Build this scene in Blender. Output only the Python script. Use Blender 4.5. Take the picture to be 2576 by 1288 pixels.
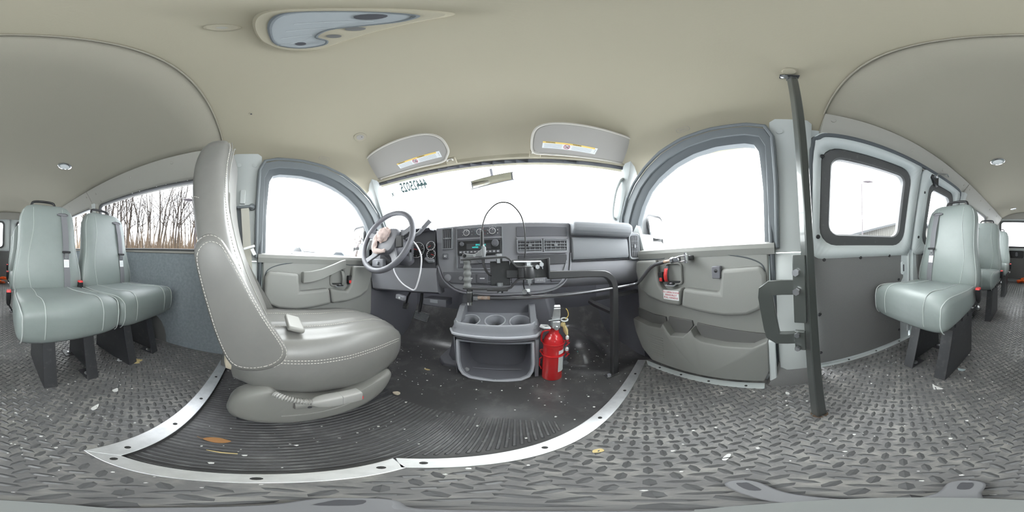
import bpy, bmesh, math, random
from math import sin, cos, pi, radians, sqrt
from mathutils import Vector, Matrix

scene = bpy.context.scene
for o in list(bpy.data.objects):
    bpy.data.objects.remove(o)
COL = scene.collection

# ------------------------------------------------------------------ camera
cam_d = bpy.data.cameras.new('panorama_camera')
cam = bpy.data.objects.new('panorama_camera', cam_d)
COL.objects.link(cam)
cam_d.type = 'PANO'
try:
    cam_d.panorama_type = 'EQUIRECTANGULAR'
except Exception:
    cam_d.cycles.panorama_type = 'EQUIRECTANGULAR'
cam_d.clip_start = 0.01
cam_d.clip_end = 500
YAW, PITCH, ROLL = radians(1.4), radians(2.1), radians(1.5)
_R = Matrix.Rotation(YAW, 3, 'Z') @ Matrix.Rotation(PITCH, 3, 'X') @ Matrix.Rotation(ROLL, 3, 'Y')
cam.matrix_world = Matrix.Translation((0, 0, 0.64)) @ (_R @ Matrix.Rotation(radians(90), 3, 'X')).to_4x4()
scene.camera = cam

# ------------------------------------------------------------------ overcast sky
world = bpy.data.worlds.new('overcast_sky')
scene.world = world
world.use_nodes = True
wn = world.node_tree.nodes
wn['Background'].inputs[0].default_value = (0.95, 0.98, 1.0, 1)
wn['Background'].inputs[1].default_value = 1.0
scene.view_settings.view_transform = 'Standard'
scene.view_settings.look = 'None'
scene.view_settings.gamma = 1.0
scene.view_settings.use_curve_mapping = False
scene.view_settings.exposure = 3.97
try:
    scene.cycles.max_bounces = 16
    scene.cycles.diffuse_bounces = 10
    scene.cycles.transparent_max_bounces = 16
    scene.cycles.sample_clamp_indirect = 6
except Exception:
    pass

# ------------------------------------------------------------------ materials
MATS = {}
def mat(name, col, rough=0.5, metal=0.0, spec=0.5, var=None, bump=None, coat=0.0, emit=None):
    """var=(scale, colour2, low, high): noise mix; bump=(scale, strength, distance)"""
    m = bpy.data.materials.new(name)
    m.use_nodes = True
    nt = m.node_tree
    b = nt.nodes['Principled BSDF']
    b.inputs['Base Color'].default_value = (*col, 1)
    b.inputs['Roughness'].default_value = rough
    b.inputs['Metallic'].default_value = metal
    b.inputs['Specular IOR Level'].default_value = spec
    b.inputs['Coat Weight'].default_value = coat
    tc = nt.nodes.new('ShaderNodeTexCoord')
    if var:
        sc, c2, lo, hi = var
        n = nt.nodes.new('ShaderNodeTexNoise')
        n.inputs['Scale'].default_value = sc
        n.inputs['Detail'].default_value = 6
        n.inputs['Roughness'].default_value = 0.65
        nt.links.new(tc.outputs['Object'], n.inputs['Vector'])
        r = nt.nodes.new('ShaderNodeMapRange')
        r.inputs[1].default_value = lo; r.inputs[2].default_value = hi
        nt.links.new(n.outputs['Fac'], r.inputs[0])
        mx = nt.nodes.new('ShaderNodeMix'); mx.data_type = 'RGBA'
        mx.inputs[6].default_value = (*col, 1); mx.inputs[7].default_value = (*c2, 1)
        nt.links.new(r.outputs[0], mx.inputs[0])
        nt.links.new(mx.outputs[2], b.inputs['Base Color'])
    if bump:
        sc, st, di = bump
        n2 = nt.nodes.new('ShaderNodeTexNoise')
        n2.inputs['Scale'].default_value = sc
        n2.inputs['Detail'].default_value = 3
        nt.links.new(tc.outputs['Object'], n2.inputs['Vector'])
        bp = nt.nodes.new('ShaderNodeBump')
        bp.inputs['Strength'].default_value = st
        bp.inputs['Distance'].default_value = di
        nt.links.new(n2.outputs['Fac'], bp.inputs['Height'])
        nt.links.new(bp.outputs['Normal'], b.inputs['Normal'])
    if emit:
        b.inputs['Emission Color'].default_value = (*emit[0], 1)
        b.inputs['Emission Strength'].default_value = emit[1]
    MATS[name] = m
    return m

mat('headliner_beige', (0.380, 0.348, 0.269), 0.95, spec=0.1, bump=(237.650, 0.167, 0.001))
mat('headliner_grey', (0.318, 0.296, 0.244), 0.95, spec=0.1, bump=(300.729, 0.209, 0.002))
mat('visor_cloth', (0.359, 0.343, 0.320), 0.95, spec=0.1, bump=(390.000, 0.234, 0.001))
mat('visor_piping', (0.496, 0.472, 0.424), 0.8)
mat('rail_plastic', (0.347, 0.335, 0.299), 0.6)
mat('pillar_plastic', (0.446, 0.472, 0.466), 0.55)
mat('pillar_dark', (0.125, 0.14, 0.148), 0.6)
mat('door_plastic', (0.250, 0.252, 0.240), 0.55, bump=(300.000, 0.150, 0.001))
mat('door_seal', (0.085, 0.096, 0.105), 0.6)
mat('seat_vinyl', (0.224, 0.255, 0.246), 0.42, var=(6, (0.202, 0.231, 0.222), 0.4, 0.75), bump=(39.600, 0.106, 0.004))
mat('seat_seam', (0.43, 0.46, 0.45), 0.7)
mat('leather', (0.184, 0.180, 0.170), 0.36, var=(7, (0.163, 0.160, 0.153), 0.4, 0.7), bump=(23.800, 0.109, 0.004))
mat('leather_stitch', (0.62, 0.60, 0.55), 0.8)
mat('seat_plastic', (0.240, 0.236, 0.220), 0.45)
mat('buckle_plastic', (0.36, 0.355, 0.335), 0.38)
mat('foam', (0.62, 0.55, 0.43), 0.95)
mat('black_metal', (0.050, 0.051, 0.055), 0.38, var=(30, (0.099, 0.099, 0.099), 0.55, 0.8))
mat('black_plastic', (0.018, 0.018, 0.02), 0.45)
mat('dash_plastic', (0.272, 0.273, 0.298), 0.55, bump=(784.000, 0.235, 0.002))
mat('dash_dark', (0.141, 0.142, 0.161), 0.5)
mat('dash_light', (0.294, 0.306, 0.328), 0.6, bump=(327.750, 0.131, 0.001))
mat('console_plastic', (0.281, 0.288, 0.314), 0.5, var=(40, (0.462, 0.462, 0.479), 0.62, 0.8))
mat('console_edge', (0.480, 0.492, 0.528), 0.55)
mat('rubber_tread', (0.150, 0.148, 0.147), 0.40, var=(16, (0.30, 0.29, 0.27), 0.46, 0.72), bump=(110, 0.35, 0.003))
mat('rubber_lug', (0.108, 0.108, 0.109), 0.30)
mat('rubber_mat', (0.070, 0.069, 0.071), 0.28, var=(9, (0.17, 0.165, 0.165), 0.50, 0.82), bump=(60, 0.2, 0.003))
mat('rubber_rib', (0.105, 0.105, 0.108), 0.34, var=(25, (0.20, 0.20, 0.20), 0.5, 0.75))
mat('carpet', (0.437, 0.497, 0.538), 1.0, spec=0.0, var=(60, (0.557, 0.614, 0.649), 0.4, 0.7), bump=(1178.520, 1.010, 0.007))
mat('white_paint', (0.551, 0.589, 0.589), 0.35)
mat('black_panel', (0.145, 0.145, 0.142), 0.6, bump=(426.250, 0.341, 0.003))
mat('gasket', (0.078, 0.079, 0.081), 0.5, var=(40, (0.156, 0.156, 0.156), 0.6, 0.8))
mat('aluminium', (0.83, 0.84, 0.85), 0.38, metal=0.85, var=(30, (0.70, 0.71, 0.72), 0.4, 0.7))
mat('steel', (0.66, 0.67, 0.69), 0.28, metal=1.0)
mat('chrome', (0.85, 0.85, 0.87), 0.12, metal=1.0)
mat('rusty_steel', (0.38, 0.26, 0.19), 0.6, metal=0.6, var=(60, (0.5, 0.45, 0.42), 0.4, 0.7))
mat('rust', (0.11, 0.07, 0.042), 0.9, var=(30, (0.07, 0.055, 0.04), 0.4, 0.7))
mat('pale_blue', (0.48, 0.58, 0.60), 0.6)
mat('screw_dark', (0.05, 0.05, 0.05), 0.4, metal=0.6)
mat('red_enamel', (0.62, 0.025, 0.03), 0.22, coat=0.5)
mat('red_plastic', (0.70, 0.05, 0.05), 0.35)
mat('orange_plastic', (0.95, 0.14, 0.02), 0.4)
mat('white_label', (0.78, 0.80, 0.80), 0.6)
mat('yellow_label', (0.85, 0.62, 0.18), 0.6)
mat('grey_print', (0.45, 0.48, 0.50), 0.7)
mat('dark_print', (0.10, 0.09, 0.09), 0.7)
mat('red_print', (0.55, 0.08, 0.12), 0.7)
mat('magenta_print', (0.62, 0.12, 0.22), 0.7)
mat('webbing', (0.176, 0.176, 0.189), 0.8, bump=(990.000, 0.330, 0.001))
mat('webbing_light', (0.40, 0.39, 0.34), 0.8, bump=(900, 0.3, 0.001))
mat('pink_cloth', (0.60, 0.48, 0.45), 0.95, bump=(25, 0.3, 0.004))
mat('white_cable', (0.80, 0.80, 0.84), 0.4)
mat('grip_rubber', (0.186, 0.192, 0.192), 0.6, bump=(124.000, 0.186, 0.001))
mat('display_cyan', (0.02, 0.25, 0.25), 0.4, emit=((0.05, 0.85, 0.80), 0.075))
mat('white_print', (0.75, 0.76, 0.78), 0.6)
mat('blue_print', (0.20, 0.45, 0.50), 0.6)
mat('number_paint', (0.09, 0.15, 0.155), 0.7)
mat('lamp_lens', (0.75, 0.78, 0.78), 0.25)
mat('recess_grey', (0.320, 0.344, 0.352), 0.5)
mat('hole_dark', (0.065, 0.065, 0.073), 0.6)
mat('hole_shade', (0.13, 0.13, 0.125), 0.6)  # recess shade put into the colour of flat well and hole plates
mat('opener_metal', (0.065, 0.065, 0.068), 0.30, metal=0.2, coat=0.3)
mat('rod_metal', (0.16, 0.16, 0.17), 0.24, metal=0.6)
mat('lever_grey', (0.33, 0.34, 0.35), 0.42, metal=0.5)
mat('leaf_brown', (0.36, 0.18, 0.07), 0.8)
mat('straw', (0.65, 0.52, 0.25), 0.8)
mat('paper', (0.72, 0.72, 0.70), 0.8)
mat('mirror_glass', (0.9, 0.9, 0.9), 0.03, metal=1.0)
mat('stand_grey', (0.20, 0.20, 0.21), 0.45)
mat('stand_column', (0.14, 0.147, 0.143), 0.5)
mat('snow_ground', (0.62, 0.63, 0.65), 0.95, spec=0.1, var=(0.15, (0.42, 0.42, 0.43), 0.45, 0.7))
mat('bark', (0.051, 0.043, 0.037), 0.95, spec=0.05)
mat('brush', (0.165, 0.122, 0.085), 0.95, spec=0.05)
mat('fence_wood', (0.085, 0.072, 0.06), 0.9)
mat('siding', (0.085, 0.082, 0.075), 0.8)
mat('fascia', (0.028, 0.030, 0.033), 0.7)
mat('roof_white', (0.5, 0.5, 0.5), 0.9)
mat('car_white', (0.10, 0.11, 0.12), 0.3)
mat('car_window', (0.02, 0.025, 0.03), 0.15)
mat('tire', (0.02, 0.02, 0.02), 0.8)
mat('lamp_bronze', (0.03, 0.022, 0.026), 0.6)

def glass_mat(name, tint, refl=0.06):
    m = bpy.data.materials.new(name); m.use_nodes = True
    nt = m.node_tree; nt.nodes.remove(nt.nodes['Principled BSDF'])
    out = nt.nodes['Material Output']
    t = nt.nodes.new('ShaderNodeBsdfTransparent'); t.inputs[0].default_value = (*tint, 1)
    g = nt.nodes.new('ShaderNodeBsdfGlossy'); g.inputs['Roughness'].default_value = 0.02
    mx = nt.nodes.new('ShaderNodeMixShader'); mx.inputs[0].default_value = refl
    nt.links.new(t.outputs[0], mx.inputs[1]); nt.links.new(g.outputs[0], mx.inputs[2])
    nt.links.new(mx.outputs[0], out.inputs[0])
    MATS[name] = m
glass_mat('clear_glass', (0.95, 0.97, 0.96), 0.05)
glass_mat('tinted_glass', (0.36, 0.365, 0.375), 0.05)
glass_mat('rear_glass', (0.80, 0.81, 0.81), 0.05)

# ------------------------------------------------------------------ geometry helpers
class G:
    """collects vertices and faces of ONE mesh"""
    def __init__(s): s.v = []; s.f = []
    def add(s, vf):
        v, f = vf; n = len(s.v)
        s.v += [tuple(p) for p in v]; s.f += [tuple(i + n for i in q) for q in f]
        return s

def box(x0, x1, y0, y1, z0, z1):
    v = [(x, y, z) for x in (x0, x1) for y in (y0, y1) for z in (z0, z1)]
    return v, [(0,1,3,2),(4,6,7,5),(0,4,5,1),(2,3,7,6),(0,2,6,4),(1,5,7,3)]

def obox(c, size, M=None):
    """box centred at c, rotated by 3x3 M"""
    v, f = box(-size[0]/2, size[0]/2, -size[1]/2, size[1]/2, -size[2]/2, size[2]/2)
    c = Vector(c)
    if M is None: return [tuple(c + Vector(p)) for p in v], f
    return [tuple(c + M @ Vector(p)) for p in v], f

def prism(pts, axis, a, b):
    """polygon pts (2D) extruded along axis from a to b; 2D = the other two axes in xyz order"""
    def P(p, t):
        if axis == 'x': return (t, p[0], p[1])
        if axis == 'y': return (p[0], t, p[1])
        return (p[0], p[1], t)
    n = len(pts)
    v = [P(p, a) for p in pts] + [P(p, b) for p in pts]
    f = [tuple(range(n)), tuple(range(2*n-1, n-1, -1))]
    f += [(i, (i+1) % n, n+(i+1) % n, n+i) for i in range(n)]
    return v, f

def loft(rings, closed=True, cap=True):
    n = len(rings[0]); v = []; f = []
    for r in rings: v += [tuple(p) for p in r]
    for k in range(len(rings)-1):
        for i in range(n if closed else n-1):
            j = (i+1) % n
            f.append((k*n+i, k*n+j, (k+1)*n+j, (k+1)*n+i))
    if cap and closed:
        f.append(tuple(range(n-1, -1, -1))); m = (len(rings)-1)*n
        f.append(tuple(range(m, m+n)))
    return v, f

def frames(path, closed=False):
    P = [Vector(p) for p in path]; n = len(P); T = []
    for i in range(n):
        if closed: t = P[(i+1) % n] - P[i-1]
        else: t = P[min(i+1, n-1)] - P[max(i-1, 0)]
        T.append(t.normalized() if t.length > 1e-9 else Vector((0,0,1)))
    up = Vector((0,0,1)) if abs(T[0].z) < 0.9 else Vector((1,0,0))
    N = (up - T[0]*up.dot(T[0])).normalized(); out = []
    for i in range(n):
        N = (N - T[i]*N.dot(T[i]))
        N = N.normalized() if N.length > 1e-6 else Vector((1,0,0))
        out.append((P[i], T[i], N, T[i].cross(N)))
    return out

def tube(path, r, n=8, closed=False, sec=None):
    """round (or sec = list of 2D section points) tube along a path"""
    fr = frames(path, closed); rings = []
    for k, (p, t, a, b) in enumerate(fr):
        rr = r[k] if isinstance(r, (list, tuple)) else r
        if sec: rings.append([p + a*(q[1]*rr) + b*(q[0]*rr) for q in sec])
        else: rings.append([p + a*(rr*cos(2*pi*i/n)) + b*(rr*sin(2*pi*i/n)) for i in range(n)])
    if closed:
        v, f = loft(rings + [rings[0]], cap=False)
        return v, f
    return loft(rings)

def strip(path, normals, width, th):
    """flat band following a path; normals give the outward side"""
    P = [Vector(p) for p in path]; n = len(P); rings = []
    for i in range(n):
        t = (P[min(i+1, n-1)] - P[max(i-1, 0)]).normalized()
        nn = Vector(normals[i] if isinstance(normals, list) else normals).normalized()
        s = t.cross(nn).normalized()
        rings.append([P[i]+s*width/2, P[i]+s*width/2+nn*th, P[i]-s*width/2+nn*th, P[i]-s*width/2])
    return loft(rings)

def lathe(prof, c, axis=(0,0,1), n=20):
    """profile [(radius, height)] turned about axis through c"""
    ax = Vector(axis).normalized()
    up = Vector((0,0,1)) if abs(ax.z) < 0.9 else Vector((1,0,0))
    a = (up - ax*up.dot(ax)).normalized(); b = ax.cross(a); c = Vector(c)
    rings = [[c + ax*h + (a*cos(2*pi*i/n) + b*sin(2*pi*i/n))*max(r, 1e-4) for i in range(n)] for r, h in prof]
    return loft(rings)

def hexnut(c, axis, r, h):
    return lathe([(r, 0), (r, h)], c, axis, 6)

def smooth_path(pts, k=6, closed=False):
    P = [Vector(p) for p in pts]; n = len(P); out = []
    for i in range(n if closed else n-1):
        if closed: p0, p1, p2, p3 = P[i-1], P[i], P[(i+1) % n], P[(i+2) % n]
        else: p0, p1, p2, p3 = P[max(i-1, 0)], P[i], P[i+1], P[min(i+2, n-1)]
        for j in range(k):
            t = j/k
            out.append(0.5*((2*p1) + (p2-p0)*t + (2*p0-5*p1+4*p2-p3)*t*t + (3*p1-p0-3*p2+p3)*t**3))
    if not closed: out.append(P[-1])
    return out

def sm2(pts, k=5, closed=True):
    return [(p.x, p.y) for p in smooth_path([(a, b, 0) for a, b in pts], k, closed)]

def rrect(cx, cy, w, h, r, n=5):
    out = []
    for (sx_, sy_, a0) in ((1,1,0), (-1,1,pi/2), (-1,-1,pi), (1,-1,3*pi/2)):
        ox, oy = cx + sx_*(w/2-r), cy + sy_*(h/2-r)
        for i in range(n):
            a = a0 + (pi/2)*i/(n-1)
            out.append((ox + r*cos(a), oy + r*sin(a)))
    return out

def lerp(tab, t):
    if t <= tab[0][0]: return tab[0][1]
    for (a, x), (b, y) in zip(tab, tab[1:]):
        if t <= b: return x + (y-x)*(t-a)/(b-a)
    return tab[-1][1]

def new(name, vf, m, parent=None, smooth=30, bevel=0, seg=2, sub=0, solid=0, off=0, recalc=True):
    """one mesh object; coordinates are world, made local to the parent's place"""
    v, f = (vf.v, vf.f) if isinstance(vf, G) else vf
    me = bpy.data.meshes.new(name)
    org = Vector((0,0,0))
    if parent is not None:
        p = parent
        while p is not None:
            org = org + p.location; p = p.parent
    me.from_pydata([tuple(Vector(p)-org) for p in v], [], [tuple(q) for q in f])
    if recalc:
        bm = bmesh.new(); bm.from_mesh(me)
        bmesh.ops.recalc_face_normals(bm, faces=bm.faces)
        bm.to_mesh(me); bm.free()
    if smooth:
        me.shade_smooth()
        me.set_sharp_from_angle(angle=radians(smooth))
    me.materials.append(MATS[m] if isinstance(m, str) else m)
    o = bpy.data.objects.new(name, me); COL.objects.link(o)
    if parent is not None: o.parent = parent
    if solid:
        md = o.modifiers.new('thick', 'SOLIDIFY'); md.thickness = solid; md.offset = off
    if bevel:
        md = o.modifiers.new('bevel', 'BEVEL'); md.width = bevel; md.segments = seg
        md.limit_method = 'ANGLE'; md.angle_limit = radians(35); md.harden_normals = False
    if sub:
        md = o.modifiers.new('sub', 'SUBSURF'); md.levels = sub; md.render_levels = sub
    return o

def tag(o, label=None, cat=None, group=None, kind=None):
    if label: o['label'] = label
    if cat: o['category'] = cat
    if group: o['group'] = group
    if kind: o['kind'] = kind
    return o

def thing(name, label, cat, loc=(0,0,0), group=None, kind=None):
    o = bpy.data.objects.new(name, None); COL.objects.link(o)
    o.location = loc; o.empty_display_size = 0.05
    return tag(o, label, cat, group, kind)

def text(name, body, size, c, right, up, m, parent=None, align='CENTER', ext=0.0004, xs=1.0, bold=0.0):
    """flat lettering as a mesh; right/up give its plane"""
    cu = bpy.data.curves.new(name, 'FONT'); cu.body = body; cu.size = size
    cu.align_x = align; cu.align_y = 'CENTER'; cu.extrude = ext; cu.resolution_u = 2; cu.offset = bold
    t = bpy.data.objects.new(name+'_curve', cu); COL.objects.link(t)
    me = bpy.data.meshes.new_from_object(t.evaluated_get(bpy.context.evaluated_depsgraph_get()))
    bpy.data.objects.remove(t); me.name = name
    me.materials.clear(); me.materials.append(MATS[m])
    o = bpy.data.objects.new(name, me); COL.objects.link(o)
    r = Vector(right).normalized(); u = Vector(up); u = (u - r*u.dot(r)).normalized(); nn = r.cross(u)
    M = Matrix((r, u, nn)).transposed()
    org = Vector((0,0,0)); p = parent
    while p is not None:
        org = org + p.location; p = p.parent
    if parent is not None: o.parent = parent
    o.matrix_basis = Matrix.Translation(Vector(c)-org) @ M.to_4x4() @ Matrix.Diagonal((xs, 1, 1, 1))
    return o

def dup(root, loc, label=None, group=None, cat=None):
    r = root.copy(); COL.objects.link(r); r.location = loc
    if label: r['label'] = label
    if group: r['group'] = group
    for ch in list(root.children):
        c = ch.copy(); COL.objects.link(c); c.parent = r
        for g in ch.children:
            d = g.copy(); COL.objects.link(d); d.parent = c
    return r

XC = -0.11                      # centre line of the van
def W(s, w): return XC + s*w    # side s = +1 right, -1 left, w = distance from the centre line
# ================================================================== THE SETTING
WZ = [(0, .835), (.62, .83), (.69, .82), (1.13, .745), (1.20, .715), (1.29, .66)]
def wz(z): return lerp(WZ, z)
def zc(u): return 1.41 - 0.14*(abs(u)/.66)**3
def side(s, pts, off=0.0): return [(W(s, wz(z)+off), y, z) for y, z in pts]
def ring(outer, inner):
    n = len(outer); v = list(outer)+list(inner)
    return v, [(i, (i+1) % n, n+(i+1) % n, n+i) for i in range(n)]

# ---- floor: raised rubber sheet with diamond tread
FLOOR = [(-.950, -.17), (-.15, -.17), (-.15, .18), (.585, .645), (.625, .625), (.640, .03), (.700, .00), (.730, -.18), (.730, -3.32), (-.950, -3.32)]
floor = tag(new('floor', prism(FLOOR, 'z', -.022, 0), 'rubber_tread', smooth=0), 'black rubber floor with raised diamond tread pattern, worn and dirty', 'floor', kind='structure')
def in_poly(x, y, P):
    c = False; j = len(P)-1
    for i in range(len(P)):
        if (P[i][1] > y) != (P[j][1] > y) and x < (P[j][0]-P[i][0])*(y-P[i][1])/(P[j][1]-P[i][1])+P[i][0]: c = not c
        j = i
    return c
def lug_vf(a, L=.0160, Wd=.0052, h=.0030):
    d = (cos(a), sin(a)); e = (-sin(a), cos(a))
    def p(u, v, z): return (d[0]*u+e[0]*v, d[1]*u+e[1]*v, z)
    v = [p(-L,0,0), p(-L*.45,-Wd,0), p(L*.45,-Wd,0), p(L,0,0), p(L*.45,Wd,0), p(-L*.45,Wd,0), p(-L*.5,0,h), p(L*.5,0,h)]
    f = [(0,1,6),(1,2,7,6),(2,3,7),(3,4,7),(4,5,6,7),(5,0,6)]
    return v, f
lugs = []
PIT = .0245
for i in range(-150, 151):
    for j in range(-150, 151):
        x = (i+j)*PIT*cos(pi/4); y = (i-j)*PIT*cos(pi/4)
        if not (-.945 < x < .725 and -3.28 < y < .63): continue
        ok = in_poly(x, y, FLOOR)
        for dx, dy in ((.03, 0), (-.03, 0), (0, .03), (0, -.03)):
            ok = ok and in_poly(x+dx, y+dy, FLOOR)
        if ok: lugs.append((x*x+y*y, x, y, (i+j) % 2))
lugs.sort()
lug_me = []
for k, a in enumerate((pi/4, -pi/4)):
    o = new('tread_lug', lug_vf(a), 'rubber_lug', smooth=0, recalc=False)
    lug_me.append(o.data); bpy.data.objects.remove(o)
for _, x, y, k in lugs[:300]:
    o = bpy.data.objects.new('tread_lug', lug_me[k]); COL.objects.link(o); o.location = (x, y, 0); o.parent = floor
g = G(); A = [lug_vf(pi/4), lug_vf(-pi/4)]
for _, x, y, k in lugs[300:]:
    g.add(([(p[0]+x, p[1]+y, p[2]) for p in A[k][0]], A[k][1]))
tag(new('tread_pattern', g, 'rubber_lug', floor, smooth=0, recalc=False), kind='stuff')

# ---- cab floor: ribbed rubber mat moulded over the footwells
def hmat(x, y):
    z = -.020
    d = max(0.0, 1 - math.hypot((x-.02)/.42, (y-.78)/.34))
    z += .030*d*d*(3-2*d)
    z += .013*sin(9*x+14*y+1.0)*max(0, min(1, (y-.30)/.25))*max(0, min(1, (x+.22)/.2))
    d2 = max(0.0, 1 - math.hypot((x-.36)/.16, (y-.98)/.20)); z += .16*d2*(2-d2)*.75
    t = max(0.0, (y-1.0)/.25); z += .22*t*t
    return z
g = G(); nx, ny = 84, 70; x0, x1, y0, y1 = -.955, .665, -.175, 1.30
vv = [(x0+(x1-x0)*i/nx, y0+(y1-y0)*j/ny, 0) for j in range(ny+1) for i in range(nx+1)]
vv = [(x, y, hmat(x, y)) for x, y, _ in vv]; ff = []
for j in range(ny):
    for i in range(nx):
        a = j*(nx+1)+i; q = (a, a+1, a+nx+2, a+nx+1)
        cx, cy = vv[a][0]+.01, vv[a][1]+.01
        if in_poly(cx, cy, [(p[0], p[1]) for p in FLOOR]) and all(in_poly(vv[k][0], vv[k][1], FLOOR) for k in q): continue
        ff.append(q)
cab = tag(new('floor_cab', (vv, ff), 'rubber_mat', smooth=60, recalc=False), 'ribbed black rubber mat moulded over the driver footwell', 'floor mat', kind='structure')
for k in range(84):
    x = -.93 + k*.0142
    if x > .27: break
    ya = -.145 if x < -.16 else .20 + (x+.15)*.633 + .03
    ye = .46 if x < -.05 else .46 - .25*(x+.05)
    if x < -.44: ye = .40
    if ye - ya < .05: continue
    n = max(3, int((ye-ya)/.04)); g = G(); rings = []
    for i in range(n+1):
        y = ya+(ye-ya)*i/n; z = hmat(x, y)-.0005; h = .0042*min(1, (n-i)/2+.25)
        rings.append([(x-.0042, y, z), (x-.0022, y, z+h), (x+.0022, y, z+h), (x+.0042, y, z)])
    new('mat_rib', loft(rings), 'rubber_rib', cab, smooth=0)

# ---- aluminium edge strips with screws
def edge_strip(n, pts, width, scr, label, z=.0, m='aluminium'):
    """pts: polygon of the flat strip in plan"""
    r = thing('trim_%d' % n, label, 'edge strip', (pts[0][0], pts[0][1], z), kind='structure')
    new('strip', prism(pts, 'z', z, z+.004), m, r, bevel=.0012, smooth=0)
    for x, y in scr:
        new('screw', lathe([(.0058, .0035), (.0058, .0048), (.003, .0052)], (x, y, z), n=10), 'screw_dark', r)
edge_strip(1, [(-.93, -.187), (-.135, -.20), (-.168, -.150), (-.93, -.142)], .04, [(-.86, -.165), (-.70, -.166), (-.52, -.167), (-.35, -.168), (-.20, -.170)], 'aluminium edge strip across the floor behind the driver seat')
edge_strip(2, [(-.135, -.20), (-.130, .165), (-.170, .185), (-.168, -.150)], .04, [(-.151, -.145), (-.150, .02), (-.150, .145)], 'aluminium edge strip beside the driver area with pointed corner')
edge_strip(3, [(-.135, .160), (.605, .628), (.575, .662), (-.168, .188)], .04, [(-.125, .192), (.03, .288), (.19, .389), (.35, .490), (.47, .566)], 'long diagonal aluminium edge strip in front of the open floor')
edge_strip(4, [(.572, .585), (.604, .628), (.612, .05), (.572, .05)], .035, [(.586, .52), (.586, .40), (.586, .27), (.586, .12)], 'white metal sill strip along the passenger door pocket', m='white_paint')
edge_strip(5, [(.702, -.175), (.726, -.175), (.726, -1.36), (.702, -1.36)], .024, [(.713, -.19), (.713, -.35), (.713, -.52), (.713, -.70), (.713, -.95)], 'thin white metal sill strip below the black side door panel', m='white_paint')
edge_strip(6, [(-.94, -3.27), (.72, -3.27), (.72, -3.235), (-.94, -3.235)], .03, [(-.6, -3.25), (-.2, -3.25), (.2, -3.25), (.5, -3.25)], 'metal sill strip on the floor at the rear doors')

# ---- ceilings
def ceil_grid(name, ys_fn, us, m, dz=0.0, nT=24, zfn=None):
    v = []; f = []; nu = len(us)
    for t in range(nT+1):
        for u in us:
            y = ys_fn(u, t/nT); z = zfn(u, y) if zfn else zc(u)
            v.append((XC+u, y, z+dz))
    for t in range(nT):
        for i in range(nu-1):
            a = t*nu+i; f.append((a, a+1, a+nu+1, a+nu))
    return new(name, (v, f), m, smooth=60, recalc=False, solid=.02, off=1)
def yh(u): return .86 - .33*u*u
def zhd(u): return 1.262 - .115*u*u
def zfront(u, y):
    z = zc(u); e = yh(u)
    t = max(0.0, min(1.0, (y-.46)/(e-.46)))
    z = z + (min(z, zhd(u)) - z)*(t**2.2)
    # shallow moulded hollow between the visors
    d = max(0.0, 1 - math.hypot((u-.02)/.24, (y-.56)/.22)); z += .022*d*d*(3-2*d)
    return z
us_f = [-.80, -.765] + [-.73+1.46*i/40 for i in range(41)] + [.765, .80]
cf = ceil_grid('ceiling', lambda u, t: -.215+(yh(min(abs(u), .73))+.215)*t, us_f, 'headliner_beige', nT=40, zfn=lambda u, y: zfront(u, y) if abs(u) <= .731 else zfront(.73, y)-(abs(u)-.73)*.9)
tag(cf, 'beige cloth headliner over the cab and front floor area', 'ceiling', kind='structure')
us_r = [-.65+1.30*i/32 for i in range(33)]
cr = ceil_grid('ceiling_rear', lambda u, t: -3.34+(-.195+3.34)*t, us_r, 'headliner_grey', dz=-.004, nT=20)
tag(cr, 'plain grey headliner over the rear passenger area', 'ceiling', kind='structure')
new('edge_lip', tube([(XC+u, -.195, zc(u)-.005) for u in us_r], .003, 6), 'headliner_grey', cr)

# ---- roof rail trims above the side windows
def rail(n, s, y0, y1, zb, label, caps):
    r = thing('trim_%d' % n, label, 'roof rail', (W(s, .7), (y0+y1)/2, 1.2), kind='structure')
    rows = [(wz(zb)+.004, zb-.012), (wz(zb)-.004, zb), (wz(zb)-.022, zb+.02), (.648, 1.268), (.642, 1.31), (.72, 1.33), (.80, 1.20), (.80, zb-.01)]
    rings = [[(W(s, w), y, z) for w, z in rows] for y in (y0, y0+.01, y1-.01, y1)]
    new('rail_cover', loft(rings), 'rail_plastic', r, smooth=40)
    for y, z in caps:
        nn = Vector((-s*.86, 0, -.5)); w = lerp([(zb+.02, wz(zb)-.022), (1.27, .648)], z)
        new('cap', lathe([(.010, -.004), (.010, .003), (.008, .005)], (W(s, w), y, z), nn, 14), 'rail_plastic', r)
    return r
rail(7, -1, -1.42, -.20, 1.13, 'grey roof rail trim above the large left window', [(-.50, 1.24), (-.84, 1.23), (-1.30, 1.22), (-.36, 1.155), (-1.28, 1.15)])
rail(8, -1, -3.30, -1.425, 1.13, 'grey roof rail trim above the left rear window', [(-1.47, 1.23), (-1.9, 1.23), (-2.4, 1.23), (-2.9, 1.23)])
rail(9, 1, -1.40, -.20, 1.190, 'grey roof rail trim above the side doors', [(-.235, 1.25), (-.66, 1.24), (-.98, 1.235), (-1.34, 1.24)])
rail(10, 1, -3.30, -1.405, 1.13, 'grey roof rail trim above the right rear seats', [(-1.47, 1.24), (-1.85, 1.23), (-2.3, 1.23), (-2.8, 1.23)])

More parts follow.
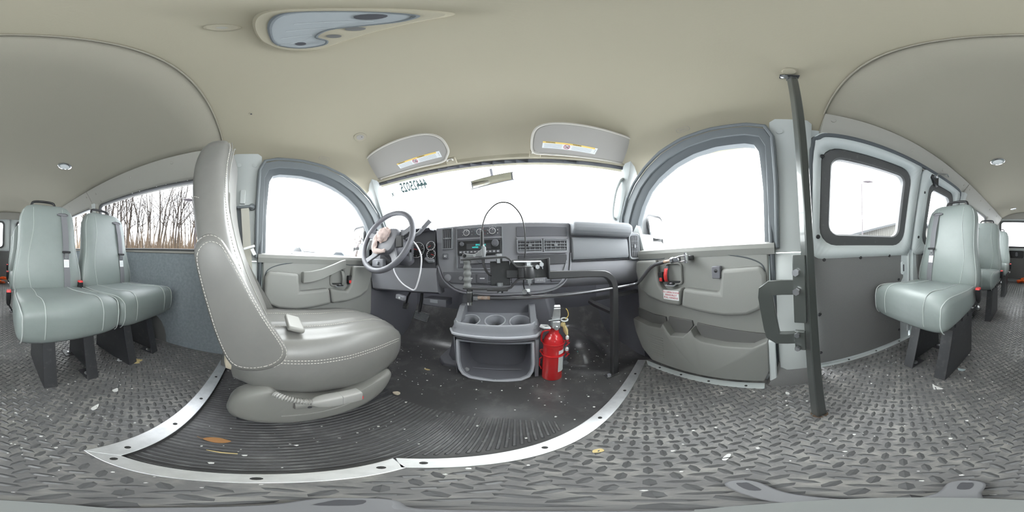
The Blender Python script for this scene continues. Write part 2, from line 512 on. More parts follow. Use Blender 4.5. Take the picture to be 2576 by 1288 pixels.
# ---- left side wall
wl = thing('wall_left', 'left side wall with blue grey carpet panel under the windows', 'wall', (W(-1, .83), -1.7, 0), kind='structure')
arch = [(-.695+.115*cos(pi*(1-k/10)), .0+.20*sin(pi*(1-k/10))) for k in range(11)]
low = [(-3.3, 0), (-.81, 0)] + arch[1:-1] + [(-.58, 0), (-.10, 0), (-.10, .672), (-3.3, .672)]
new('carpet_panel', prism(low, 'x', W(-1, .832), W(-1, .88)), 'carpet', wl, smooth=0, bevel=.006)
new('wheel_arch_liner', lathe([(.24, -.06), (.24, .03), (.20, .045), (.02, .05)], (W(-1, .885), -.695, -.02), (1, 0, 0), 24), 'black_panel', wl)
new('window_ledge', prism([(W(-1, .825), .668), (W(-1, .90), .668), (W(-1, .90), .688), (W(-1, .835), .688)], 'y', -3.3, -.15), 'carpet', wl, bevel=.004)
def side_window(n, s, y0, y1, z0, z1, r, bay, skin, glass, label, dots=False, gask=.018, fr='gasket', skin_off=.004):
    yc, zcn = (y0+y1)/2, (z0+z1)/2
    o = thing('window_%d' % n, label, 'window', (W(s, wz(zcn)), yc, zcn), kind='structure')
    inn = rrect(yc, zcn, y1-y0, z1-z0, r, 6)
    out = rrect((bay[0]+bay[1])/2, (bay[2]+bay[3])/2, bay[1]-bay[0], bay[3]-bay[2], .002, 6)
    new('wall_skin', ring(side(s, out, skin_off+.012), side(s, rrect(yc, zcn, y1-y0+gask*2, z1-z0+gask*2, r+gask*.8, 6), skin_off)), skin, o, solid=.03, off=0, smooth=50)
    g2 = rrect(yc, zcn, y1-y0+gask*2.3, z1-z0+gask*2.3, r+gask, 6)
    i2 = rrect(yc, zcn, y1-y0-.006, z1-z0-.006, r, 6)
    rr = [side(s, g2, .006), side(s, g2, -.003), side(s, inn, -.003), side(s, i2, .004), side(s, i2, .022)]
    new('seal', loft(rr, cap=False), fr, o, smooth=40)
    gl = rrect(yc, zcn, y1-y0+.01, z1-z0+.01, r, 6)
    new('pane', (side(s, gl, .018)+[(W(s, wz(zcn)+.018), yc, zcn)], [(i, (i+1) % len(gl), len(gl)) for i in range(len(gl))]), glass, o, smooth=0)
    if dots:
        for k in range(12):
            y = y1-.06-k*.075
            if y < y0+.03: break
            new('clip', lathe([(.004, -.002), (.004, .003)], (W(s, wz(z1-.002)-.004), y, z1+.012), (-s, 0, -.4), 8), 'chrome', o)
    return o
side_window(1, -1, -1.335, -.22, .692, 1.118, .045, (-1.41, -.10, .67, 1.20), 'rail_plastic', 'tinted_glass', 'large left side window with view of bare trees', dots=True, gask=.012)
side_window(2, -1, -2.38, -1.49, .692, 1.118, .045, (-2.45, -1.41, .67, 1.20), 'rail_plastic', 'rear_glass', 'left rear side window behind the paired seats', gask=.012)
side_window(3, 1, -2.38, -1.52, .692, 1.118, .045, (-2.45, -1.405, .60, 1.20), 'rail_plastic', 'rear_glass', 'right rear side window beside the second row seat', gask=.012)
for s, n in ((-1, 'left'), (1, 'right')):
    pass
new('rear_quarter', prism([(-3.3, .67), (-2.45, .67), (-2.45, 1.2), (-3.3, 1.2)], 'x', W(-1, .79), W(-1, .84)), 'rail_plastic', wl, smooth=0)
new('outer_skin', prism([(-3.3, -.1), (-.10, -.1), (-.10, .69), (-3.3, .69)], 'x', W(-1, .90), W(-1, .92)), 'white_paint', wl, smooth=0)
# left C pillar block between the windows
new('pillar_cover', loft([[(W(-1, wz(z)-.006), -1.455, z), (W(-1, wz(z)-.022), -1.435, z), (W(-1, wz(z)-.022), -1.395, z), (W(-1, wz(z)-.006), -1.375, z), (W(-1, wz(z)+.03), -1.375, z), (W(-1, wz(z)+.03), -1.455, z)] for z in (.68, .8, .95, 1.1, 1.15)]), 'pillar_plastic', wl)

# ---- right side wall behind the doors
wr = thing('wall_right', 'right side wall behind the side doors with black lower panel', 'wall', (W(1, .83), -2.3, 0), kind='structure')
new('lower_panel', prism([(-3.3, 0), (-1.40, 0), (-1.40, .62), (-3.3, .62)], 'x', W(1, .826), W(1, .88)), 'black_panel', wr, smooth=0, bevel=.004)
new('rear_quarter', prism([(-3.3, .60), (-2.45, .60), (-2.45, 1.2), (-3.3, 1.2)], 'x', W(1, .79), W(1, .84)), 'rail_plastic', wr, smooth=0)
new('pillar_cover', loft([[(W(1, wz(z)-.004), -1.50, z), (W(1, wz(z)-.028), -1.47, z), (W(1, wz(z)-.030), -1.41, z), (W(1, wz(z)-.004), -1.385, z), (W(1, wz(z)+.04), -1.385, z), (W(1, wz(z)+.04), -1.50, z)] for z in (.62, .8, .95, 1.1, 1.19)]), 'pillar_plastic', wr)

# ---- right side doors (two hinged leaves)
def cargo_door(n, y0, y1, win, panel, label, clips, hinge=None):
    o = thing('door_%d' % n, label, 'door', (W(1, .83), (y0+y1)/2, 0), kind='structure')
    (a, b, c, d) = win; yc, zm = (a+b)/2, (c+d)/2
    gk = .052
    inn = rrect(yc, zm, b-a+2*gk, d-c+2*gk, .085, 6)
    out = rrect((y0+y1)/2, (.60+1.20)/2, y1-y0, 1.20-.60, .05, 6)
    new('door_skin', ring(side(1, out, .0), side(1, inn, .004)), 'white_paint', o, solid=.02, off=0, smooth=50)
    new('door_lower', prism([(y0, -.09), (y1, -.09), (y1, .64), (y0, .64)], 'x', W(1, .838), W(1, .89)), 'white_paint', o, bevel=.006, smooth=0)
    bl = rrect(yc, zm, b-a+2*gk+.03, d-c+2*gk+.03, .095, 6)
    new('door_backing', ring(side(1, rrect((y0+y1)/2, .91, y1-y0+.03, .66, .01, 6), .03), side(1, rrect(yc, zm, b-a+.02, d-c+.02, .05, 6), .03)), 'white_paint', o, smooth=50)
    r0 = rrect(yc, zm, b-a+2*gk+.012, d-c+2*gk+.012, .09, 6); r1 = rrect(yc, zm, b-a+2*gk-.012, d-c+2*gk-.012, .08, 6)
    r2 = rrect(yc, zm, b-a+.012, d-c+.012, .055, 6); r3 = rrect(yc, zm, b-a, d-c, .05, 6)
    new('window_surround', loft([side(1, r0, .008), side(1, r1, -.001), side(1, r2, .0), side(1, r3, .006), side(1, r3, .034)], cap=False), 'gasket', o, smooth=35)
    new('window_bead', tube([(W(1, wz(z)+.010), y, z) for y, z in rrect(yc, zm, b-a+.004, d-c+.004, .05, 6)], .0045, 6, closed=True), 'black_plastic', o)
    gl = rrect(yc, zm, b-a+.01, d-c+.01, .05, 6)
    new('pane', (side(1, gl, .026)+[(W(1, wz(zm)+.026), yc, zm)], [(i, (i+1) % len(gl), len(gl)) for i in range(len(gl))]), 'clear_glass', o, smooth=0)
    p = new('trim_panel', prism(panel, 'x', W(1, .824), W(1, .838)), 'black_panel', o, bevel=.003, smooth=0)
    for y, z in clips:
        new('clip', lathe([(.0085, -.002), (.0085, .002), (.006, .004)], (W(1, .823), y, z), (-1, 0, 0), 12), 'black_plastic', p)
    return o
wav = [(-.728, .62), (-.722, .56), (-.740, .50), (-.742, .46), (-.712, .42), (-.712, .022)]
d3 = cargo_door(3, -.805, -.172, (-.69, -.262, .712, 1.085), [(-.178, .022)]+wav[::-1]+[(-.178, .622)], 'white front side door leaf with black lower panel and large window', [(-.235, .595), (-.43, .597), (-.625, .60), (-.70, .45), (-.205, .33), (-.205, .10), (-.70, .10)])
d4 = cargo_door(4, -1.385, -.825, (-1.245, -.968, .712, 1.085), [(-1.36, .022), (-.905, .022), (-.905, .45), (-.89, .52), (-.885, .622), (-1.36, .622)], 'white narrow side door leaf half hidden behind the single seat', [(-.94, .60), (-.925, .47), (-1.2, .60), (-.93, .2)])
for o, pts in ((d3, [(-.215, 1.075), (-.205, .70)]), (d4, [(-.875, 1.03), (-.875, .72)])):
    for y, z in pts:
        new('plug', lathe([(.010, -.003), (.010, .002), (.007, .004)], (W(1, wz(z)-.008), y, z), (-1, 0, -.15), 12), 'black_plastic', o)
lt = new('latch', prism([(-.985, 1.10), (-.90, 1.15), (-.905, 1.205), (-.99, 1.19)], 'x', W(1, .715), W(1, .74)), 'black_plastic', d4, bevel=.004)
new('latch_wheel', lathe([(.012, -.01), (.012, .012), (.006, .016)], (W(1, .71), -.94, 1.165), (-1, 0, 0), 12), 'steel', lt)
new('latch_striker', tube([(W(1, .71), -.95, 1.185), (W(1, .685), -.98, 1.205), (W(1, .67), -1.03, 1.215), (W(1, .67), -1.05, 1.20)], .005, 6), 'steel', lt)
new('striker_plate', prism(rrect(-.733, .52, .03, .085, .013), 'x', W(1, .815), W(1, .83)), 'white_paint', d3, bevel=.003)
new('striker_hole', prism(rrect(-.735, .52, .010, .045, .005), 'x', W(1, .8135), W(1, .8155)), 'hole_dark', d3)
new('door_edge_channel', prism([(-.83, .03), (-.80, .03), (-.80, 1.2), (-.83, 1.2)], 'x', W(1, .86), W(1, .88)), 'black_plastic', d4, smooth=0)
new('door_flange', tube([(W(1, wz(z)+.004), -.795, z) for z in (.05, .3, .6, .7, .85, 1.0, 1.1, 1.2)], .010, 8), 'white_paint', d3)
new('door_flange', tube([(W(1, wz(z)+.004), -.838, z) for z in (.05, .3, .6, .7, .85, 1.0, 1.1, 1.2)], .010, 8), 'white_paint', d4)
# dark weather seal arching above both leaves
ws = [(-.165, .64), (-.170, 1.10), (-.195, 1.17), (-.26, 1.192), (-.5, 1.196), (-.9, 1.194), (-1.3, 1.190), (-1.375, 1.16), (-1.39, 1.10), (-1.392, .64)]
tag(new('trim_11', tube(smooth_path([(W(1, wz(z)-.004), y, z) for y, z in ws], 5), .013, 8), 'door_seal'), 'dark rubber weather seal around the side door opening', 'door seal', kind='structure')

# ---- rear doors
def rear_door(n, xa, xb, wa, wb, label, cup):
    o = thing('door_%d' % n, label, 'door', ((xa+xb)/2, -3.30, 0), kind='structure')
    def pl(pts, y): return [(x, y, z) for x, z in pts]
    xm = (wa+wb)/2
    out = rrect((xa+xb)/2, .95, abs(xb-xa)-.012, .66, .05, 6); inn = rrect(xm, .955, abs(wb-wa)+.07, .55, .07, 6)
    new('door_skin', ring(pl(out, -3.29), pl(inn, -3.30)), 'white_paint', o, solid=.03, off=0, smooth=50)
    r0 = rrect(xm, .955, abs(wb-wa)+.08, .56, .075, 6); r1 = rrect(xm, .955, abs(wb-wa), .49, .05, 6)
    new('window_surround', loft([pl(r0, -3.295), pl(r0, -3.282), pl(r1, -3.286), pl(r1, -3.32)], cap=False), 'gasket', o)
    new('pane', prism(r1, 'y', -3.318, -3.314), 'rear_glass', o, smooth=0)
    new('trim_panel', prism([(min(xa, xb)+.01, .05), (max(xa, xb)-.01, .05), (max(xa, xb)-.01, .625), (min(xa, xb)+.01, .625)], 'y', -3.335, -3.285), 'black_panel', o, bevel=.004, smooth=0)
    b = new('handle_bezel', loft([[(x, -3.286, z) for x, z in rrect(cup, .545, .30, .15, .03, 5)], [(x, -3.278, z) for x, z in rrect(cup, .545, .29, .14, .03, 5)], [(x, -3.278, z) for x, z in rrect(cup, .545, .255, .105, .02, 5)], [(x, -3.284, z) for x, z in rrect(cup, .545, .25, .10, .02, 5)]]), 'black_plastic', o)
    new('release_handle', prism(rrect(cup-.01, .55, .05, .085, .02), 'y', -3.285, -3.262), 'dash_dark', b, bevel=.004)
    return o
rear_door(5, .705, XC, .555, .04, 'white right rear door with clear window and black lower panel', .24)
rear_door(6, -.925, XC, -.775, -.26, 'white left rear door seen past the left seats', -.46)
tag(new('trim_12', loft([[(W(-1, .83), -3.27, 1.265), (W(1, .83), -3.27, 1.265), (W(1, .83), -3.25, 1.285), (W(1, .70), -3.24, 1.42), (W(-1, .70), -3.24, 1.42), (W(-1, .83), -3.25, 1.285)], [(W(-1, .85), -3.36, 1.265), (W(1, .85), -3.36, 1.265), (W(1, .85), -3.36, 1.3), (W(1, .70), -3.36, 1.44), (W(-1, .70), -3.36, 1.44), (W(-1, .85), -3.36, 1.3)]]), 'rail_plastic', smooth=0, bevel=.006), 'grey header panel above the rear doors', 'header panel', kind='structure')
wrr = thing('wall_rear', 'white painted rear wall posts around the rear doors', 'wall', (XC, -3.3, 0), kind='structure')
new('corner_post', box(.70, .78, -3.36, -3.25, 0, 1.3), 'white_paint', wrr, smooth=0, bevel=.01)
new('corner_post', box(-1.0, -.92, -3.36, -3.25, 0, 1.3), 'white_paint', wrr, smooth=0, bevel=.01)
new('centre_seal', box(XC-.03, XC+.03, -3.35, -3.31, 0, 1.3), 'white_paint', wrr, smooth=0)
new('rear_sill', box(-1.0, .78, -3.38, -3.34, -.1, .3), 'white_paint', wrr, smooth=0)
# ---- B pillars
def b_pillar(n, s, label):
    o = thing('trim_%d' % n, label, 'pillar cover', (W(s, .79), -.09, 0), kind='structure')
    def sec(z, w, y0=-.165, y1=-.012, r=.02):
        return [(W(s, w+.05), y0-.008, z), (W(s, w+.012), y0, z), (W(s, w), y0+r, z), (W(s, w), y1-r, z), (W(s, w+.012), y1, z), (W(s, w+.05), y1+.006, z)]
    up = [(.635, .788), (.70, .785), (1.00, .745), (1.10, .728), (1.135, .712), (1.20, .698), (1.255, .688), (1.275, .69)]
    new('upper_cover', loft([sec(z, w) for z, w in up]), 'pillar_plastic', o, smooth=35)
    new('lower_cover', loft([sec(.06, .735, -.15, -.02, .03), sec(.10, .725, -.16, -.015), sec(.3, .74), sec(.5, .762), sec(.615, .775), sec(.632, .785)]), 'pillar_plastic', o, smooth=35)
    new('base_cover', loft([sec(-.01, .70, -.175, .04), sec(.02, .70, -.175, .03), sec(.09, .728, -.17, .0), sec(.12, .74, -.165, -.01)]), 'black_panel', o, smooth=35)
    for y in (-.045, -.125):
        new('cap', lathe([(.0125, -.002), (.0125, .0015), (.011, .002)], (W(s, .700), y, 1.175), (-s, 0, -.35), 16), 'pillar_plastic', o)
    new('seal', tube([(W(s, wz_d(z)+.004), .0, z) for z in (.06, .2, .4, .6, .8, 1.0, 1.12, 1.19)], .011, 8), 'door_seal', o)
    return o
def wz_d(z): return lerp([(0, .765), (.60, .772), (.68, .79), (1.13, .715), (1.20, .695), (1.26, .68)], z)
bp_l = b_pillar(13, -1, 'grey pillar cover between the driver door and rear window')
bp_r = b_pillar(14, 1, 'grey pillar cover behind the steel grab pole')

# ---- front doors
GL = [(.030, .682), (.026, .90), (.034, 1.085), (.050, 1.122), (.085, 1.134), (.20, 1.138), (.30, 1.128), (.40, 1.102), (.50, 1.058), (.58, 1.005), (.65, .93), (.70, .855), (.735, .77), (.745, .682)]
GM = [(.004, .664), (.0, .90), (.008, 1.10), (.028, 1.150), (.08, 1.166), (.20, 1.170), (.31, 1.160), (.42, 1.134), (.53, 1.088), (.62, 1.030), (.695, .955), (.755, .87), (.79, .77), (.80, .664)]
GO = [(-.016, .655), (-.020, .90), (-.014, 1.13), (.010, 1.185), (.07, 1.202), (.20, 1.206), (.32, 1.196), (.44, 1.168), (.55, 1.122), (.645, 1.062), (.73, .985), (.80, .89), (.835, .77), (.84, .655)]
def sdd(s, pts, off=0): return [(W(s, wz_d(z)+off), y, z) for y, z in pts]
def front_door(n, s, label):
    o = thing('door_%d' % n, label, 'door', (W(s, .77), .35, 0), kind='structure')
    def px(name, pts, w0, w1, m, par=o, bevel=.008, seg=3): return new(name, prism(pts, 'x', W(s, w0), W(s, w1)), m, par, bevel=bevel, seg=seg, smooth=35)
    # inner panel and outer skin
    px('door_panel', [(.022, .03), (.60, .03), (.68, .12), (.715, .30), (.72, .60), (.74, .668), (.015, .668), (.018, .30)], .762, .84, 'door_plastic')
    px('outer_skin', [(-.02, -.1), (.85, -.1), (.85, .66), (-.02, .66)], .84, .88, 'white_paint', bevel=0)
    # sill
    new('window_sill', loft([[(W(s, .752), y, .655), (W(s, .758), y, .672), (W(s, .775), y, .680), (W(s, .85), y, .684), (W(s, .85), y, .62), (W(s, .76), y, .63)] for y in (-.01, .01, .4, .80)]), 'door_plastic', o, smooth=35)
    # window frame, two layers of seal, glass
    fr = loft([sdd(s, GO, .02), sdd(s, GO, -.012), sdd(s, GM, -.010), sdd(s, GM, .012)], cap=False)
    new('window_frame', fr, 'pillar_dark', o, smooth=40)
    new('window_seal', loft([sdd(s, GM, .000), sdd(s, [(a*.5+c*.5, b*.5+d*.5) for (a, b), (c, d) in zip(GM, GL)], .004), sdd(s, GL, .014), sdd(s, GL, .05)], cap=False), 'door_seal', o, smooth=40)
    new('outer_frame', ring(sdd(s, [(a+(a-.4)*.12, b+(b-.66)*.10) for a, b in GO], .05), sdd(s, GL, .045)), 'white_paint', o, smooth=40)
    new('weather_strip', tube([(W(s, wz_d(z)-.018), y, z) for y, z in [(a+(a-.4)*.012, b+(.008 if b > .7 else 0)) for a, b in GO]], .0085, 8), 'pillar_dark', o)
    cx, cz = .38, .9
    new('pane', (sdd(s, GL, .030)+[(W(s, wz_d(cz)+.03), cx, cz)], [(i, (i+1) % len(GL), len(GL)) for i in range(len(GL))]), 'clear_glass', o, smooth=0)
    # mirror sail in the front corner
    px('mirror_sail', [(.665, .68), (.76, .68), (.775, .76), (.755, .86), (.735, .90), (.70, .80)], .775, .80, 'pillar_plastic', bevel=.004)
    # armrest in two mouldings around the handle recess
    A = [(.026, .46), (.028, .555), (.045, .586), (.205, .577), (.214, .480), (.384, .492), (.398, .402), (.30, .386), (.20, .378), (.105, .386), (.052, .412)]
    B = [(.390, .492), (.500, .470), (.522, .50), (.535, .56), (.545, .622), (.685, .618), (.69, .56), (.66, .46), (.60, .425), (.50, .405), (.404, .402)]
    px('armrest', A, .722, .79, 'door_plastic', bevel=.016, seg=4)
    px('armrest_front', B, .724, .79, 'door_plastic', bevel=.014, seg=4)
    new('panel_crease', tube(smooth_path([(W(s, .762), y, z) for y, z in [(.030, .56), (.045, .592), (.10, .618), (.20, .636), (.33, .645), (.47, .646), (.50, .637), (.53, .626), (.70, .624)]], 4), .0032, 6), 'door_seal', o)
    # release handle
    bz = new('handle_bezel', loft([[(W(s, w), y, z) for y, z in rrect(.448, .553, a, b, .018, 5)] for w, a, b in ((.77, .098, .108), (.752, .096, .106), (.748, .088, .098), (.752, .080, .090), (.768, .074, .084))]), 'door_plastic', o, smooth=35)
    lv = loft([[(W(s, .744-.010*k), .478+.009*cos(a), z+0*a) if False else (W(s, .742-.014*sin(pi*t)+.006*sin(a)), .478+.010*cos(a)-.004*t, .508+.082*t) for a in [2*pi*i/10 for i in range(10)]] for k, t in enumerate([0, .1, .25, .5, .75, .92, 1])])
    new('release_lever', lv, 'dash_dark' if s > 0 else 'door_plastic', o, smooth=60)
    if s > 0:
        new('red_lever_cap', loft([[(W(s, .741-.014*sin(pi*t)+.0075*sin(a)), .4795+.0105*cos(a)-.004*t, .508+.082*t) for a in [pi+.3+ (pi-.6)*i/8 for i in range(9)]] for t in (.10, .25, .5, .75, .88)], closed=False), 'red_plastic', o, smooth=60, solid=.002)
    new('lever_rod', tube([(W(s, .748), .476, .512), (W(s, .750), .45, .513), (W(s, .755), .412, .514)], .005, 6), 'black_plastic', o)
    lk = px('lock_bezel', rrect(.528 if s < 0 else .520, .535, .030, .052, .006), .735, .76, 'black_plastic', bevel=.003)
    px('lock_slider', rrect(.524 if s < 0 else .514, .524, .016, .018, .003), .731, .74, 'red_plastic', par=lk, bevel=.002)
    ys, zs = .455, .499
    sw = new('switch_bezel', loft([[(W(s, .752-.030*k), y, z+.004*h) for (y, k, z) in ((ys-.028, 0, zs+.002), (ys+.028, 0, zs+.002), (ys+.028, 1, zs-.003), (ys-.028, 1, zs-.003))] for h in (0, 1)]), 'dash_light', o, bevel=.002)
    new('window_switch', obox((W(s, .737), ys, zs+.004), (.020, .036, .008)), 'black_plastic', sw, bevel=.002)
    new('switch_tab', obox((W(s, .735), ys-.002, zs+.010), (.012, .012, .006)), 'steel', sw, bevel=.001)
    if s < 0:   # pull bar on the driver door
        path = [(.228, .557), (.232, .56), (.27, .565), (.33, .58), (.40, .608), (.455, .630), (.485, .636), (.492, .634)]
        hts = [.030, .034, .033, .031, .029, .028, .028, .024]; ws_ = [.745, .725, .708, .702, .702, .708, .722, .74]
        new('pull_bar', loft([[(W(s, w), y, z-h), (W(s, w), y, z+h*.75), (W(s, w+.02), y, z+h*.8), (W(s, w+.024), y, z-h)] for (y, z), h, w in zip(path, hts, ws_)]), 'door_plastic', o, smooth=40, bevel=.004)
    else:       # open socket where the pull bar was fixed, door notice
        sk = px('fixing_socket', rrect(.222, .565, .036, .050, .006), .718, .75, 'dash_dark', bevel=.003)
        new('fixing_screw', lathe([(.007, 0), (.007, .003), (.003, .004)], (W(s, .7185), .222, .572), (-1, 0, 0), 10), 'black_plastic', sk)
        sg = px('door_notice', rrect(.448, .453, .088, .046, .003), .7215, .7245, 'white_label', bevel=0)
        for k, t in enumerate(('TO OPEN DOOR', 'MANUALLY', 'PULL HANDLE')):
            text('notice_line', t, .0125, (W(s, .7208), .448, .4665-.0130*k), (0, -1, 0), (0, 0, 1), 'red_print', sg)
    # storage pockets at the foot of the door
    def pk(name, pts, w, m='door_plastic', b=.012):
        return px(name, pts, w, .79, m, bevel=b, seg=3)
    P1 = [(.025, .10), (.045, .032), (.30, .026), (.585, .030), (.655, .10), (.70, .20), (.716, .278), (.60, .262), (.515, .272), (.500, .298), (.475, .262), (.455, .240), (.385, .252), (.345, .300), (.330, .262), (.300, .244), (.20, .236), (.085, .238), (.025, .275)]
    if s > 0:
        body = new('pocket', loft([[(W(s, w), .38+(y-.38)*k, .02+(z-.02)*k2) for y, z in P1] for w, k, k2 in ((.775, 1, 1), (.735, 1, 1), (.712, .985, .985), (.709, .97, .95))]), 'door_plastic', o, smooth=40, bevel=.003)
        for nm, pts in (('pocket_shade', [(.505, .285), (.60, .250), (.705, .268), (.712, .335), (.60, .318), (.51, .318)]), ('pocket_shade', [(.355, .300), (.392, .240), (.455, .228), (.495, .300), (.49, .325), (.36, .325)]), ('pocket_shade', [(.035, .268), (.09, .224), (.20, .222), (.305, .230), (.338, .29), (.335, .318), (.10, .292), (.04, .285)])):
            px(nm, pts, .752, .778, 'hole_shade', par=o, bevel=.002)  # dark plates: the shade inside the pockets is painted on
        for k in range(9):
            z = .21-.016*k
            new('grille_rib', tube([(W(s, .708), .50, z), (W(s, .708), .565, z), (W(s, .711), .62-.008*k, z+.002)], .0022, 5), 'door_plastic', o)
        new('door_edge', prism([(.0, .03), (.03, .02), (.028, .27), (.0, .27)], 'x', W(s, .715), W(s, .80)), 'white_paint', o, bevel=.006)
    else:
        pk('pocket', P1, .722)
    # outside mirror on its arm
    mx = W(s, 1.03)
    mh = new('mirror_housing', loft([[(mx+ (x)*s, yy, z) for x, z in rrect(0, .815, a, b, .045, 6)] for yy, a, b in ((.800, .17, .265), (.792, .185, .28), (.83, .19, .285), (.88, .15, .22))]), 'black_plastic', o, smooth=40)
    new('mirror_glass', loft([[(mx+x*s, yy+.19*(z-.85), z) for x, z in rrect(0, .852, .150, .165, .035, 6)] for yy in (.772, .790)]), 'mirror_glass', mh)
    new('spotter_glass', loft([[(mx+x*s, yy+.19*(z-.72), z) for x, z in rrect(0, .722, .150, .056, .022, 6)] for yy in (.780, .793)]), 'mirror_glass', mh)
    new('mirror_arm', obox((W(s, .90), .825, .71), (.17, .05, .06)), 'black_plastic', o, bevel=.01)
    return o
front_door(1, -1, 'grey driver door with pull bar, armrest and window')
front_door(2, 1, 'grey passenger door with red handle, notice and storage pockets')

# ---- A pillars, the right one carries a grab handle
def a_pillar(n, s, label):
    o = thing('trim_%d' % n, label, 'pillar cover', (W(s, .76), .86, .85), kind='structure')
    path = [(.700, .675, 1.255), (.715, .715, 1.17), (.735, .785, 1.06), (.752, .850, .96), (.765, .915, .86), (.775, .97, .78)]
    rings = []
    for w, y, z in path:
        rings.append([(W(s, w-.022), y+.020, z+.012), (W(s, w-.028), y-.005, z), (W(s, w-.010), y-.034, z-.016), (W(s, w+.05), y-.030, z-.012), (W(s, w+.05), y+.05, z+.03), (W(s, w), y+.045, z+.026)])
    new('pillar_cover', loft(rings), 'pillar_plastic', o, smooth=40)
    g = G()
    pin = [(w-.034, y+.004, z) for w, y, z in path[1:5]]
    if s > 0:
        hp = smooth_path([(W(s, .700), .735, 1.135), (W(s, .682), .738, 1.115), (W(s, .676), .775, 1.06), (W(s, .686), .825, .975), (W(s, .705), .862, .915), (W(s, .735), .875, .90)], 5)
        new('grab_handle', tube(hp, .013, 10, sec=[(1.1*cos(a), .75*sin(a)) for a in [2*pi*i/10 for i in range(10)]]), 'pillar_plastic', o, smooth=60)
    new('outer_pillar', loft([[(W(s, w+.03), y-.02, z), (W(s, w+.09), y-.02, z), (W(s, w+.09), y+.06, z+.03), (W(s, w+.03), y+.06, z+.03)] for w, y, z in path]), 'white_paint', o)
    return o
a_pillar(15, -1, 'grey windscreen pillar cover behind the steering wheel')
a_pillar(16, 1, 'grey windscreen pillar cover with moulded grab handle')

# ---- windscreen
win = thing('window_4', 'wide windscreen with number written on it, sky beyond', 'windscreen', (XC, 1.0, .85), kind='structure')
us = [-.76+1.52*i/24 for i in range(25)]
def ws_pt(u, t):
    y = yh(u)-.004 + (1.32-.50*u*u-yh(u))*t; z = zhd(u)-.002 + (.78-zhd(u))*t
    return (XC+u, y, z)
v = [ws_pt(u, t/6) for t in range(7) for u in us]; f = [(r*25+i, r*25+i+1, r*25+i+26, r*25+i+25) for r in range(6) for i in range(24)]
new('pane', (v, f), 'clear_glass', win, smooth=60, recalc=False)
new('header_band', loft([[ws_pt(u, .0), ws_pt(u, .035), tuple(Vector(ws_pt(u, .035))+Vector((0, .006, .004))), tuple(Vector(ws_pt(u, 0))+Vector((0, .02, .02)))] for u in us]), 'dash_dark', win)
new('roof_edge', loft([[(XC+u, yh(u)-.02, zhd(u)+.004), (XC+u, yh(u)+.05, zhd(u)-.01), (XC+u, yh(u)+.05, zhd(u)+.06), (XC+u, yh(u)-.06, zhd(u)+.09)] for u in us]), 'headliner_beige', win)
new('antenna_clip', obox((XC+.0, yh(0)+.004, zhd(0)-.012), (.006, .01, .03)), 'dash_dark', win)
# number on the outside of the glass, reads mirrored from in here
u0 = -.50; p = Vector(ws_pt(u0, .14)); q = Vector(ws_pt(u0+.05, .14)); w_ = Vector(ws_pt(u0, .20))
rt = (p-q).normalized(); upv = (p-w_).normalized(); nn = rt.cross(upv).normalized()
text('glass_number', '44425025', .098, p+Vector((0, .005, .004)), rt, upv, 'number_paint', win, xs=.46, bold=.0035)
text('glass_number', 'x', .055, Vector(ws_pt(u0-.145, .185))+Vector((0, .005, .004)), rt, upv, 'number_paint', win, xs=.6, bold=.0025)

# ---- rear-view mirror on the windscreen
mr = thing('rear_view_mirror', 'rear view mirror hanging from the windscreen', 'mirror', (-.14, 1.0, 1.15))
yaw = Matrix.Rotation(radians(-7), 3, 'Z') @ Matrix.Rotation(radians(6), 3, 'X') @ Matrix.Rotation(radians(-6), 3, 'Y')
c = Vector((-.135, .96, 1.175))
sh = [(-.130, -.022), (-.120, -.032), (.115, -.030), (.130, -.020), (.132, .018), (.120, .030), (-.115, .030), (-.130, .020)]
sh = sm2(sh, 3)
new('housing', loft([[c+yaw @ Vector((x*k, d, z*k)) for x, z in sh] for d, k in ((-.004, .97), (-.006, 1.0), (.012, 1.0), (.03, .7))]), 'dash_dark', mr)
new('glass', loft([[c+yaw @ Vector((x*.94, d, z*.90)) for x, z in sh] for d in (-.0065, -.0045)]), 'mirror_glass', mr)
new('mount', tube([c+Vector((.0, .02, .01)), c+Vector((.0, .05, .05)), c+Vector((.0, -.02, .085))], .010, 8), 'dash_dark', mr)

# ---- firewall and kick panels
g = G()
g.add(box(-1.02, .82, 1.275, 1.34, -.12, .79))
tag(new('wall_front', g, 'dash_dark', smooth=0), 'dark firewall at the front of the footwells', 'wall', kind='structure')
for s, lb in ((-1, 'dark kick panel left of the pedals'), (1, 'dark kick panel ahead of the passenger door')):
    tag(new('trim_%d' % (18+s), box(min(W(s, .775), W(s, .90)), max(W(s, .775), W(s, .90)), .70, 1.32, -.1, .78), 'dash_dark', smooth=0), lb, 'kick panel', kind='structure')
tag(new('trim_20', box(-1.02, .80, 1.24, 1.5, .74, .79), 'dash_dark', smooth=0), 'dark cowl behind the dashboard below the windscreen', 'cowl', kind='structure')
# floor pan under everything keeps daylight out
tag(new('floor_pan', box(-1.05, .85, -3.4, 1.36, -.16, -.10), 'black_panel', smooth=0), 'dark metal floor pan under the cabin', 'floor', kind='structure')
